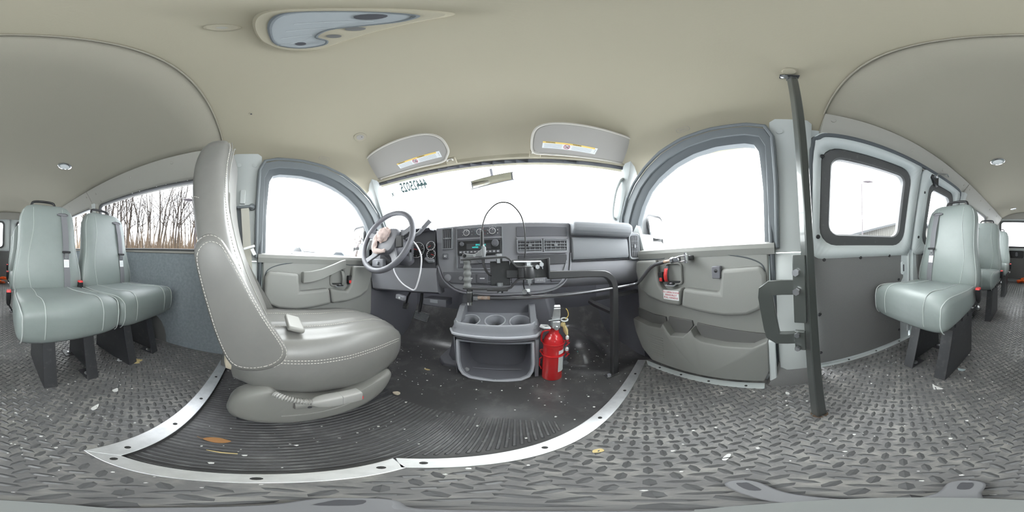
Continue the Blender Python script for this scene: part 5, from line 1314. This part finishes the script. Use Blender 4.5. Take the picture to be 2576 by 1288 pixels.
# ---- driver belt on the pillar
sb_ = thing('driver_seat_belt', 'driver seat belt hanging on the left pillar', 'seat belt', (W(-1, .775), -.08, .60))
new('height_slide', prism(rrect(-.105, 1.0, .036, .14, .008), 'x', W(-1, .742), W(-1, .76)), 'pillar_plastic', sb_, bevel=.003)
new('slide_handle', prism(rrect(-.103, .985, .030, .085, .007), 'x', W(-1, .728), W(-1, .745)), 'pillar_plastic', sb_, bevel=.004)
new('belt_guide', tube([(W(-1, .735), -.045, .925), (W(-1, .722), -.06, .925), (W(-1, .722), -.125, .918), (W(-1, .735), -.14, .918)], .009, 8), 'pillar_dark', sb_)
new('guide_anchor', lathe([(.018, 0), (.018, .01), (.012, .014)], (W(-1, .745), -.052, .928), (1, 0, 0), 18), 'pillar_dark', sb_)
new('webbing', strip(smooth_path([(W(-1, .722), -.088, .918), (W(-1, .728), -.082, .85), (W(-1, .738), -.075, .76), (W(-1, .742), -.068, .68), (W(-1, .738), -.060, .60), (W(-1, .73), -.052, .50), (W(-1, .72), -.05, .40)], 4), (1, 0, 0.12), .042, .0014), 'webbing_light', sb_)
new('webbing_back', strip([(W(-1, .748), -.115, .915), (W(-1, .768), -.095, .70), (W(-1, .775), -.088, .60), (W(-1, .76), -.085, .42)], (1, 0, .1), .034, .0014), 'pillar_dark', sb_)
new('latch_plate', obox((W(-1, .728), -.058, .705), (.010, .060, .012), Matrix.Rotation(radians(18), 3, 'X')), 'white_label', sb_, bevel=.002)
new('latch_tongue', obox((W(-1, .722), -.036, .682), (.006, .018, .036), Matrix.Rotation(radians(28), 3, 'X')), 'white_label', sb_, bevel=.002)
# ================================================================== PASSENGER SEATS
def make_seat(s, label):
    """s = side of the shoulder belt (-1 left window side, +1 right window side); faces +y, origin on the floor"""
    t = thing('passenger_seat', label, 'seat', (0, 0, 0), 'grey vinyl passenger seats')
    CUS = [(-.345, .425, .365, .165), (-.335, .440, .330, .190), (-.30, .446, .312, .200), (-.20, .450, .302, .206), (-.10, .458, .296, .208), (-.03, .464, .293, .208), (.010, .463, .293, .207), (.034, .452, .298, .204), (.047, .432, .312, .199), (.053, .400, .340, .190)]
    def cr(y, zt, zb, hw, n=32):
        out = []; zm = (zt+zb)/2; hh = (zt-zb)/2
        for i in range(n):
            a = 2*pi*i/n; c_, s_ = cos(a), sin(a)
            x = hw*math.copysign(abs(c_)**.34, c_); z = zm+hh*math.copysign(abs(s_)**.42, s_)
            if s_ > 0: z -= .008*(1-min(1, abs(x)/hw)**2)*(1 if y < -.05 else .3)
            out.append((x, y, z))
        return out
    cu = new('cushion', loft([cr(*c) for c in CUS]), 'seat_vinyl', t, smooth=60)
    for x in (-.112, .112):
        pts = [(x*(.9 if c[0] < -.1 else 1), c[0], c[1]-.0075*(1-(x/c[3])**2)*(1 if c[0] < -.05 else .3)+.0006) for c in CUS[2:-1]]
        pts += [(x, .0535, .41), (x, .0545, .385), (x, .0535, .35), (x, .049, .325), (x, .036, .303)]
        new('seam', tube(smooth_path(pts, 3), .0017, 5), 'seat_seam', cu)
    for x in (-1, 1):
        pts = [(x*c[3]*.945, c[0]+.002, c[1]-(c[1]-c[2])*.085) for c in CUS[2:-1]] + [(x*.188, .0530, .395), (x*.187, .0535, .375), (x*.187, .0520, .345), (x*.189, .042, .315), (x*.190, .028, .300)]
        new('seam', tube(smooth_path(pts, 3), .0022, 5), 'seat_seam', cu)
    BK = [(.395, -.325, -.385, .170), (.410, -.300, -.405, .195), (.45, -.290, -.420, .205), (.51, -.295, -.432, .203), (.58, -.308, -.442, .190), (.65, -.322, -.452, .177), (.72, -.337, -.462, .172), (.79, -.351, -.470, .171), (.85, -.364, -.474, .165), (.89, -.376, -.470, .150), (.915, -.388, -.460, .128), (.928, -.402, -.446, .095), (.931, -.415, -.433, .06)]
    def prof(z, i): return lerp([(l[0], l[i]) for l in BK], z)
    def bsurf(z, x):
        yf_, yb_, hw = prof(z, 1), prof(z, 2), prof(z, 3)
        c_ = min(1, abs(x)/hw)**(1/.42); s_ = sqrt(max(0, 1-c_*c_))
        return (yf_+yb_)/2+(yf_-yb_)/2*s_**.5 - .010*(1-min(1, abs(x)/hw)**2)
    def br(z, yf_, yb_, hw, n=32):
        out = []
        for i in range(n):
            a = 2*pi*i/n; c_, s_ = cos(a), sin(a)
            x = hw*math.copysign(abs(c_)**.42, c_); y = (yf_+yb_)/2+(yf_-yb_)/2*math.copysign(abs(s_)**.5, s_)
            if s_ > 0: y -= .010*(1-min(1, abs(x)/hw)**2)
            out.append((x, y, z))
        return out
    bk = new('backrest', loft([br(*l) for l in BK]), 'seat_vinyl', t, smooth=60)
    for sx_ in (-1, 1):
        pts = []
        for k in range(22):
            z = .435+(.905-.435)*k/21; x = sx_*(.105+.016*sin((z-.45)*13)-.012*(z > .85)*(z-.85)/.06)
            pts.append((x, bsurf(z, x)+.0008, z))
        new('seam', tube(pts, .0015, 5), 'seat_seam', bk)
        pts = [(sx_*prof(z, 3)*.955, bsurf(z, prof(z, 3)*.955)+.001, z) for z in [.43+.46*k/20 for k in range(21)]]
        new('seam', tube(pts, .0018, 5), 'seat_seam', bk)
    # grab handle on top of the back
    x0, x1 = (-.055, .095) if s < 0 else (-.095, .055)
    new('grab_handle', tube(smooth_path([(x0, -.432, .905), (x0+.004, -.436, .940), (x0+.020, -.438, .955), ((x0+x1)/2, -.440, .959), (x1-.020, -.438, .955), (x1-.004, -.436, .940), (x1, -.432, .905)], 4), .0085, 8), 'black_plastic', t, smooth=60)
    # shoulder belt
    bx = s*.088
    gd = new('belt_guide', loft([[(bx+x, bsurf(.868+z, bx)+.006+d, .868+z) for x, z in [(.036*k*cos(a), .011*k*sin(a)) for a in [2*pi*i/20 for i in range(20)]]] for k, d in ((1.05, -.012), (1.0, .003), (.8, .006), (.75, .001))]), 'webbing', t, smooth=50)
    path = [(bx+s*.004, bsurf(.862, bx)+.008, .862)]
    for k in range(1, 18):
        z = .862-.422*k/17; x = bx+s*.004+s*.012*k/17
        path.append((x, bsurf(z, x)+.0035+(.010*sin(pi*k/9) if k < 9 else 0), z))
    new('webbing', strip(path, (0, 1, .12), .036, .0014), 'webbing', t)
    zl = .640; xl = bx+s*.010; yl = bsurf(zl, xl)+.012
    lt = new('latch_plate', loft([[(xl+x, yl+d, zl+z) for x, z in rrect(0, .0, .050, .013, .005, 4)] for d in (-.003, .006)]), 'black_plastic', t, bevel=.001)
    new('latch_tongue', loft([[(xl+x, yl+.001+d, zl-.022+z) for x, z in rrect(0, 0, .022, .034, .005, 4)] for d in (0, .003)]), 'steel', lt)
    new('tongue_slot', loft([[(xl+x, yl+.001+d, zl-.026+z) for x, z in rrect(0, 0, .009, .013, .002, 4)] for d in (-.0005, .0035)]), 'webbing', lt)
    zl2 = .575; xl2 = bx+s*.011; yl2 = bsurf(zl2, xl2)
    new('belt_label', obox((xl2, yl2+.0052, zl2), (.031, .0012, .044), Matrix.Rotation(radians(11), 3, 'X')), 'white_label', t)
    for k in range(6):
        new('label_print', obox((xl2, yl2+.0060+.0002+.0010*(k-2.5)*-1*.9, zl2-.0145+.0055*k), (.022, .0008, .0014), Matrix.Rotation(radians(11), 3, 'X')), 'grey_print', t)
    # buckle on the aisle side
    ax = -s*.222
    bu = new('buckle', loft([[(ax+x, -.285+y+.15*(z-.36), z) for x, y in rrect(0, 0, a, b, .007, 4)] for z, a, b in ((.345, .012, .018), (.360, .022, .032), (.395, .026, .042), (.425, .026, .040))]), 'black_plastic', t, smooth=40)
    new('buckle_button', loft([[(ax+x, -.275+y, z) for x, y in rrect(0, 0, a, b, .006, 4)] for z, a, b in ((.424, .024, .036), (.434, .022, .032))]), 'red_plastic', bu)
    new('buckle_stalk', tube([(ax, -.288, .35), (ax+s*.015, -.300, .32), (ax+s*.03, -.31, .29)], .005, 6), 'black_metal', bu)
    # pedestal legs: folded sheet with slanted front plate
    for lx in ((.065, -.115) if s < 0 else (-.155, .012)):
        a, b = lx-.026, lx+.026
        side_p = [(.004, .0), (-.066, .272), (-.300, .272), (-.300, .0)]
        g = G()
        fr = [[(a, .006, 0), (b, .006, 0), (b, -.002, 0), (a, -.002, 0)], [(a, -.064, .275), (b, -.064, .275), (b, -.072, .275), (a, -.072, .275)]]
        g.add(loft(fr))
        fl = (a, a+.005) if (lx > 0) == (s > 0) else (b-.005, b)
        if s < 0: fl = (b-.005, b) if lx > 0 else (a, a+.005)
        else: fl = (a, a+.005) if lx < 0 else (b-.005, b)
        g.add(prism(side_p, 'x', *fl))
        g.add(box(a, b, -.300, -.235, 0, .005))
        g.add(box(a, b, -.09, -.005, 0, .004))
        lg = new('leg', g, 'black_metal', t, bevel=.0015, smooth=0)
        for y in (-.045, -.268):
            new('leg_bolt', lathe([(.015, .004), (.015, .007), (.010, .011), (.004, .012)], (lx, y, 0), n=12), 'steel', lg)
    for lx in ((.065, -.115) if s < 0 else (-.155, .012)):
        new('seat_rail', box(lx-.028, lx+.028, -.325, -.060, .272, .302), 'black_metal', t, bevel=.003, smooth=0)
    for y in (-.30, -.235, -.16, -.085):
        new('frame_bar', box(-.190, .190, y-.014, y+.014, .285, .306), 'black_metal', t, bevel=.002, smooth=0)
    new('back_hinge', lathe([(.014, -.005), (.014, .012), (.008, .018)], (-s*.195, -.335, .296), (-s, 0, 0), 12), 'steel', t)
    return t
seat_l = make_seat(-1, 'grey vinyl passenger seat beside the aisle, nearest of the left seats')
seat_l.location = (-.252, -.555, 0)
wall_seat = dup(seat_l, (-.664, -.555, 0), 'grey vinyl passenger seat against the carpet wall below the left window')
for ch in wall_seat.children:          # its buckle pokes up between the two cushions
    if ch.name.startswith('buckle'): ch.location = (0.006, -.02, .042)
dup(seat_l, (-.262, -1.340, 0), 'grey vinyl seat sliver directly behind the nearest left aisle seat')
dup(seat_l, (-.275, -2.130, 0), 'grey vinyl seat farthest back in the left row, barely visible')
seat_r = make_seat(1, 'grey vinyl single passenger seat facing the side doors')
seat_r['label'] = 'grey vinyl single passenger seat in front of the narrow side door'
seat_r.location = (.476, -.538, 0)
dup(seat_r, (.476, -1.312, 0), 'grey vinyl passenger seat, second in the right row')
dup(seat_r, (.476, -2.110, 0), 'grey vinyl passenger seat, last in the right row near the rear doors')
# ================================================================== SMALL THINGS ON THE FLOOR
ob = thing('orange_strap', 'bright orange folded strap bundle on the floor at the rear doors', 'strap', (.06, -3.08, 0))
random.seed(7)
for k, (xa, xb, z, y) in enumerate(((.19, -.02, .012, -3.08), (.17, .0, .045, -3.05), (.12, -.06, .075, -3.10), (.20, .05, .030, -3.12), (.05, -.07, .105, -3.07))):
    pth = smooth_path([(xa, y, z), ((xa+xb)/2+.02, y-.03, z+.012), (xb, y+.01, z+.004), ((xa+xb)/2, y+.04, z+.020)], 5)
    new('fold', strip(pth, (0, .2, 1), .05, .010), 'orange_plastic', ob, bevel=.002)
new('ratchet', obox((.02, -3.04, .055), (.05, .03, .03)), 'steel', ob, bevel=.003)

def flake(name, pts, loc, m, label, cat, grp=None, th=.0010, curl=.003):
    o = thing(name, label, cat, loc, grp)
    P = sm2(pts, 3); n = len(P)
    cx = sum(p[0] for p in P)/n; cy = sum(p[1] for p in P)/n; R2 = max(math.hypot(x-cx, y-cy) for x, y in P)
    def zz(x, y): return curl*(((x-cx)**2+(y-cy)**2)/R2**2)
    v = [(loc[0]+x, loc[1]+y, loc[2]+.0008+zz(x, y)) for x, y in P]+[(loc[0]+cx, loc[1]+cy, loc[2]+.0008)]
    v += [(a, b, c+th) for a, b, c in v]
    f = [((i+1) % n, i, n) for i in range(n)]+[(n+1+i, n+1+(i+1) % n, 2*n+1) for i in range(n)]+[(i, (i+1) % n, n+1+(i+1) % n, n+1+i) for i in range(n)]
    new('blade' if cat == 'leaf' else 'piece', (v, f), m, o, smooth=60)
    return o
lf = flake('dry_leaf', [(0.002, -0.026), (-0.01, -0.015), (-0.013, 0.004), (-0.007, 0.02), (0, 0.03), (0.009, 0.02), (0.012, 0.003), (0.008, -0.015)], (-.318, -.060, hmat(-.318, -.06)+.003), 'leaf_brown', 'brown dry leaf on the ribbed mat behind the driver seat', 'leaf', curl=.004)
new('stem', tube([(-.316, -.086, -.014), (-.322, -.100, -.012)], .0008, 5), 'leaf_brown', lf)
tw = thing('twig', 'thin straw coloured twig on the ribbed mat below the leaf', 'twig', (-.262, -.038, -.016))
new('stick', tube([(-.268, -.062, -.0145), (-.262, -.036, -.0130), (-.262, -.010, -.014)], [.0012, .0026, .0018], 6), 'straw', tw)
lc = thing('mud_clump', 'dried tan mud clump on the tread floor by the wall seat legs', 'mud', (-.632, -.560, 0))
new('clump', ([(-.632+.030*cos(a)*(1+.25*sin(3*a)), -.56+.024*sin(a)*(1+.2*cos(5*a)), .0005) for a in [2*pi*i/18 for i in range(18)]]+[(-.632+.016*cos(a), -.56+.012*sin(a), .005) for a in [2*pi*i/18 for i in range(18)]]+[(-.632, -.56, .006)], [(i, (i+1) % 18, 18+(i+1) % 18, 18+i) for i in range(18)]+[(18+i, 18+(i+1) % 18, 36) for i in range(18)]), 'straw', lc)
bc = thing('plastic_slide', 'small white plastic strap buckle on the floor between the seat legs', 'buckle', (-.575, -.625, 0))
g = G()
for dx in (-.012, 0, .012): g.add(obox((-.575+dx*.9, -.625+dx*.8, .003), (.004, .024, .004), Matrix.Rotation(radians(42), 3, 'Z')))
for dy in (-.011, .011): g.add(obox((-.575-dy*.67, -.625+dy*.74, .003), (.030, .004, .004), Matrix.Rotation(radians(42), 3, 'Z')))
new('frame', g, 'white_label', bc)
tri = flake('paper_scrap', [(-.026, -.004), (-.004, .012), (.004, .014), (.026, -.012), (.010, -.008)], (.295, -.474, 0), 'paper', 'white triangular paper scrap in front of the single seat', 'paper scrap', curl=.002)
flake('paper_scrap', [(-.012, -.006), (0, .010), (.014, .006), (.010, -.008)], (-.388, -.430, 0), 'paper', 'white curled scrap in front of the left aisle seat', 'paper scrap', curl=.006)
flake('paper_scrap', [(-.018, -.010), (-.004, .006), (.016, .014), (.012, -.002)], (-.268, -.378, 0), 'paper', 'white torn scrap on the tread floor near the aluminium corner', 'paper scrap', curl=.005)
flake('blue_wrapper', [(-.016, -.008), (-.010, .008), (.012, .010), (.018, -.004)], (.268, -.640, 0), 'pale_blue', 'small pale blue wrapper beside the single seat leg', 'wrapper', curl=.008)
flake('paper_scrap', [(-.010, -.006), (-.006, .007), (.010, .006), (.012, -.005)], (.648, -.176, 0), 'paper', 'small white scrap on the floor at the foot of the pillar', 'paper scrap', curl=.004)
flake('paper_scrap', [(-.014, -.003), (-.010, .004), (.012, .003), (.012, -.003)], (.197, .084, 0), 'paper', 'flat white strip of litter on the open tread floor', 'paper scrap', curl=.001)
flake('paper_scrap', [(-.010, -.006), (-.004, .007), (.010, .006), (.008, -.006)], (.104, .245, 0), 'straw', 'cream coloured crumb of litter beside the diagonal strip', 'paper scrap', curl=.004)
flake('paper_scrap', [(-.010, -.004), (0, .007), (.012, .004), (.004, -.006)], (.534, -.030, 0), 'paper', 'flattened white scrap near the pillar base cover', 'paper scrap', curl=.002)
flake('foam_crumb', [(-.012, -.008), (-.004, .010), (.012, .008), (.010, -.008)], (-.425, .475, hmat(-.425, .475)+.002), 'foam', 'yellowish foam crumb at the front of the driver seat track', 'crumb', th=.008, curl=.004)
flake('foam_crumb', [(-.016, -.003), (-.004, .006), (.016, .004), (.004, -.005)], (-.450, .735, hmat(-.45, .735)), 'straw', 'dry yellow plant bit on the mat beside the engine cover', 'crumb', th=.003, curl=.002)
pen = thing('blue_pen', 'slim blue pen lying against the engine cover', 'pen', (.33, .90, .0))
new('barrel', tube([(.318, .865, .06), (.335, .90, .012)], .0035, 8), 'blue_print', pen); new('tip', tube([(.335, .90, .012), (.338, .907, .003)], [.0035, .001], 8), 'dash_dark', pen)
# loose grit: many specks nobody could count
g = G()
random.seed(11)
def speck(x, y, z, r):
    a0 = random.random()*6.28; k = 5
    v = [(x+r*cos(a0+2*pi*i/k)*(.7+.6*random.random()), y+r*sin(a0+2*pi*i/k)*(.7+.6*random.random()), z+.0003) for i in range(k)]+[(x, y, z+r*.5)]
    return v, [(i, (i+1) % k, k) for i in range(k)]
n = 0
while n < 650:
    x, y = random.uniform(-.93, .70), random.uniform(-2.6, .60)
    if random.random() < .35: x, y = random.gauss(.1, .45), random.gauss(-.35, .35)
    if not in_poly(x, y, FLOOR): continue
    g.add(speck(x, y, .0002, random.choice((.0015, .002, .0025, .004)))); n += 1
n = 0
while n < 380:
    x, y = random.uniform(-.92, .60), random.uniform(-.14, 1.0)
    if in_poly(x, y, FLOOR) or in_poly(x+.03, y-.03, FLOOR): continue
    g.add(speck(x, y, hmat(x, y)+.002, random.choice((.0015, .002, .003, .0045)))); n += 1
tag(new('floor_grit', g, 'paper', smooth=0), 'pale grit and crumbs scattered over the rubber floor', 'grit', kind='stuff')

# ================================================================== CAMERA STAND ON THE FLOOR
cs_ = thing('camera_stand', 'low grey three-footed camera stand on the tread floor', 'camera stand', (.0, .0, 0))
for (tx, ty) in ((.100, .046), (.026, -.088), (-.060, .050)):
    d = Vector((tx, ty, 0)); L = d.length; d.normalize(); e = Vector((-d.y, d.x, 0))
    out = sm2([(0, -.010), (L*.5, -.010), (L*.85, -.013), (L, -.010), (L*1.06, 0), (L, .010), (L*.85, .013), (L*.5, .010), (0, .010)], 3)
    slot = sm2([(L*.68, -.0035), (L*.93, -.0045), (L*.95, 0), (L*.93, .0045), (L*.68, .0035)], 3)
    ft = new('foot', loft([[d*u+e*v+Vector((0, 0, z)) for u, v in out] for z in (.003, .011)]), 'stand_grey', cs_, bevel=.002, smooth=35)
    new('foot_slot', loft([[d*u+e*v+Vector((0, 0, z)) for u, v in slot] for z in (.0105, .0116)]), 'hole_dark', ft)
new('column', lathe([(.024, .006), (.024, .02), (.012, .05), (.010, .30), (.009, .44)], (0, 0, 0), n=20), 'stand_column', cs_)

# ================================================================== OUTSIDE
def gz(x): return -.78-.09*x      # the lot slopes across the parked van
tag(new('ground', ([(-160, -160, gz(-160)), (160, -160, gz(160)), (160, 160, gz(160)), (-160, 160, gz(-160))], [(0, 1, 2, 3)]), 'snow_ground', smooth=0), 'pale open ground outside the van', 'ground', kind='structure')
def tree_mesh(seed, h):
    rnd = random.Random(seed); g = G()
    def branch(p, d, L, r, lev):
        n = 4 if lev < 2 else 3; pts = [p]; q = p.copy(); dd = d.copy()
        for i in range(n):
            dd = (dd + Vector((rnd.uniform(-.12, .12), rnd.uniform(-.12, .12), .06))).normalized(); q = q+dd*(L/n); pts.append(q.copy())
        g.add(tube(pts, [max(.006, r*(1-.75*i/n)) for i in range(n+1)], 5 if lev == 0 else 3))
        if lev >= 3: return
        for k in range((9, 5, 3)[lev]):
            t = rnd.uniform(.3 if lev == 0 else .15, 1.0); i = min(n-1, int(t*n)); b = pts[i].lerp(pts[i+1], t*n-i)
            a = rnd.uniform(0, 2*pi); u = Vector((cos(a), sin(a), rnd.uniform(.6, 1.6))).normalized()
            branch(b, u, L*rnd.uniform(.28, .48), r*(1-.75*t)*.55, lev+1)
    branch(Vector((0, 0, 0)), Vector((rnd.uniform(-.06, .06), rnd.uniform(-.06, .06), 1)).normalized(), h, h*.0105, 0)
    o = new('trunk', g, 'bark', smooth=60, recalc=False); me = o.data; bpy.data.objects.remove(o)
    return me
TM = [tree_mesh(20+k, h) for k, h in enumerate((14.5, 12.0, 16.0, 10.0, 13.0, 8.5))]
random.seed(5)
ntree = 0
for k in range(110):
    a = radians(-96 - 60*(k/109) + random.uniform(-.8, .8)); d = random.choice((22, 26, 30, 34, 40))+random.uniform(-2, 2)
    o = bpy.data.objects.new('bare_tree', TM[k % 6]); COL.objects.link(o)
    o.location = (d*sin(a), d*cos(a), gz(d*sin(a))-.05); o.rotation_euler = (0, 0, random.uniform(0, 6.28)); sc_ = random.uniform(.75, 1.1); o.scale = (sc_, sc_, sc_)
    tag(o, 'slender bare tree in the woods beyond the large left window', 'tree', 'bare trees beyond the left window')
g = G(); random.seed(9)
for k in range(7000):
    a = radians(-96-62*random.random()); d = random.uniform(19, 36); h = random.uniform(1.0, 4.2)*(1 if random.random() < .7 else 1.5)
    x, y = d*sin(a), d*cos(a); w = random.uniform(.008, .022)
    tx, ty = random.uniform(-.25, .25), random.uniform(-.25, .25)
    zb = gz(x)-.05
    g.add(([(x-w, y, zb), (x+w*.5, y+w, zb), (x+w*.5, y-w, zb), (x+tx, y+ty, zb+h)], [(0, 1, 3), (1, 2, 3), (2, 0, 3)]))
tag(new('undergrowth', g, 'brush', smooth=0, recalc=False), 'tangle of tan brush at the foot of the bare trees', 'undergrowth', kind='stuff')

bd = thing('building', 'low building with dark sloped eave beyond the side doors', 'building', (15, -9, gz(15)))
def rz(y): return 1.72+(-5.9-y)*.275 if y > -17 else 4.77-(-17-y)*.275
new('wall', prism([(-5.0, -2.3), (-29, -2.3), (-29, rz(-29)-.1), (-17, rz(-17)-.1), (-5.0, rz(-5.0)-.1)], 'x', 14.3, 15), 'siding', bd, smooth=0)
for k in range(79):
    y = -5.1-.3*k
    zt = rz(y)-.14
    new('siding_board', box(14.24, 14.3, y-.135, y+.135, .35, zt), 'siding', bd, smooth=0)
new('eave', loft([[(13.6, y, rz(y)-.22), (13.6, y, rz(y)), (15.5, y, rz(y)+.05), (15.5, y, rz(y)-.2)] for y in (-3.6, -17, -30)]), 'fascia', bd, smooth=0)
new('roof', loft([[(13.55, y, rz(y)+.0), (13.55, y, rz(y)+.10), (24, y, rz(y)+.10), (24, y, rz(y))] for y in (-3.6, -17, -30)]), 'roof_white', bd, smooth=0)
fn = thing('fence', 'weathered board fence in front of the low building', 'fence', (12.5, -9, gz(12.5)))
for k in range(44):
    y = -8.8-.2*k
    new('fence_board', box(12.45, 12.49, y-.092, y+.092, -2.0, 1.82+.05*((k*7) % 5)/5), 'fence_wood', fn, smooth=0)
new('fence_rail', box(12.49, 12.55, -17.5, -8.7, 1.2, 1.3), 'fence_wood', fn, smooth=0)

def leaf_mark_lamp(p, s, label):  # dark leaf-shaped window marks given the form of street lamps
    o = thing('leaf_mark_lamp', label, 'street lamp', (p[0], p[1], gz(p[0])), 'street lamps')
    new('pole', tube([(p[0]+.0, p[1]+s*.5, gz(p[0])-.05), (p[0], p[1]+s*.5, p[2]-.3)], .035, 8), 'lamp_bronze', o)
    new('arm', tube(smooth_path([(p[0], p[1]+s*.5, p[2]-.3), (p[0], p[1]+s*.42, p[2]-.1), (p[0], p[1]+s*.2, p[2]-.05)], 4), .025, 8), 'lamp_bronze', o)
    new('head', loft([[(p[0]+w*cos(a), p[1]-s*t, p[2]+.16*t+w*.45*sin(a)) for a in [2*pi*i/12 for i in range(12)]] for t, w in ((-.42, .01), (-.28, .12), (0, .20), (.28, .13), (.44, .01))]), 'lamp_bronze', o, smooth=60)
leaf_mark_lamp((9.0, -6.1, 5.40), 1, 'leaf shaped dark mark built as a street lamp, seen through the front side door window')
leaf_mark_lamp((-9.0, -4.35, 4.32), 1, 'leaf shaped dark mark built as a street lamp, seen past the driver seat back')

def car(loc, rot, label, m):
    o = thing('parked_car', label, 'car', (0, 0, 0), 'parked cars')
    B = [(-2.2, .25), (-2.25, .55), (-2.1, .80), (-1.2, .92), (-.55, 1.42), (.9, 1.46), (1.7, .98), (2.2, .90), (2.25, .30)]
    new('body', loft([[(x, y*k, z) for x, z in B] for y, k in ((-.88, .97), (-.85, 1.0), (.85, 1.0), (.88, .97))]), m, o, bevel=.05)
    for y in (-.893, .893):
        new('side_window', prism([(-1.0, .95), (-.45, 1.36), (.8, 1.38), (1.4, 1.0)], 'y', y-.01, y+.01), 'car_window', o)
    new('windscreen', prism([(-1.23, .93), (-.60, 1.41), (-.55, 1.41), (-1.1, .93)], 'y', -.75, .75), 'car_window', o)
    new('rear_window', prism([(1.02, 1.40), (1.66, 1.02), (1.70, 1.03), (1.06, 1.42)], 'y', -.72, .72), 'car_window', o)
    for x in (-1.4, 1.4):
        for y in (-.86, .86):
            wq = new('wheel', lathe([(.33, -.1), (.33, .1), (.25, .12), (.1, .12)], (x, y, .33), (0, math.copysign(1, y), 0), 18), 'tire', o)
    o.location = loc; o.rotation_euler = (0, math.atan(.09), rot)
    return o
car((-17.5, 4.75, gz(-17.5)), radians(8), 'grey parked car seen through the driver door window', 'car_white')
car((-22, 12.0, gz(-22)-.4), radians(14), 'distant parked car seen left of the door mirror', 'car_white')
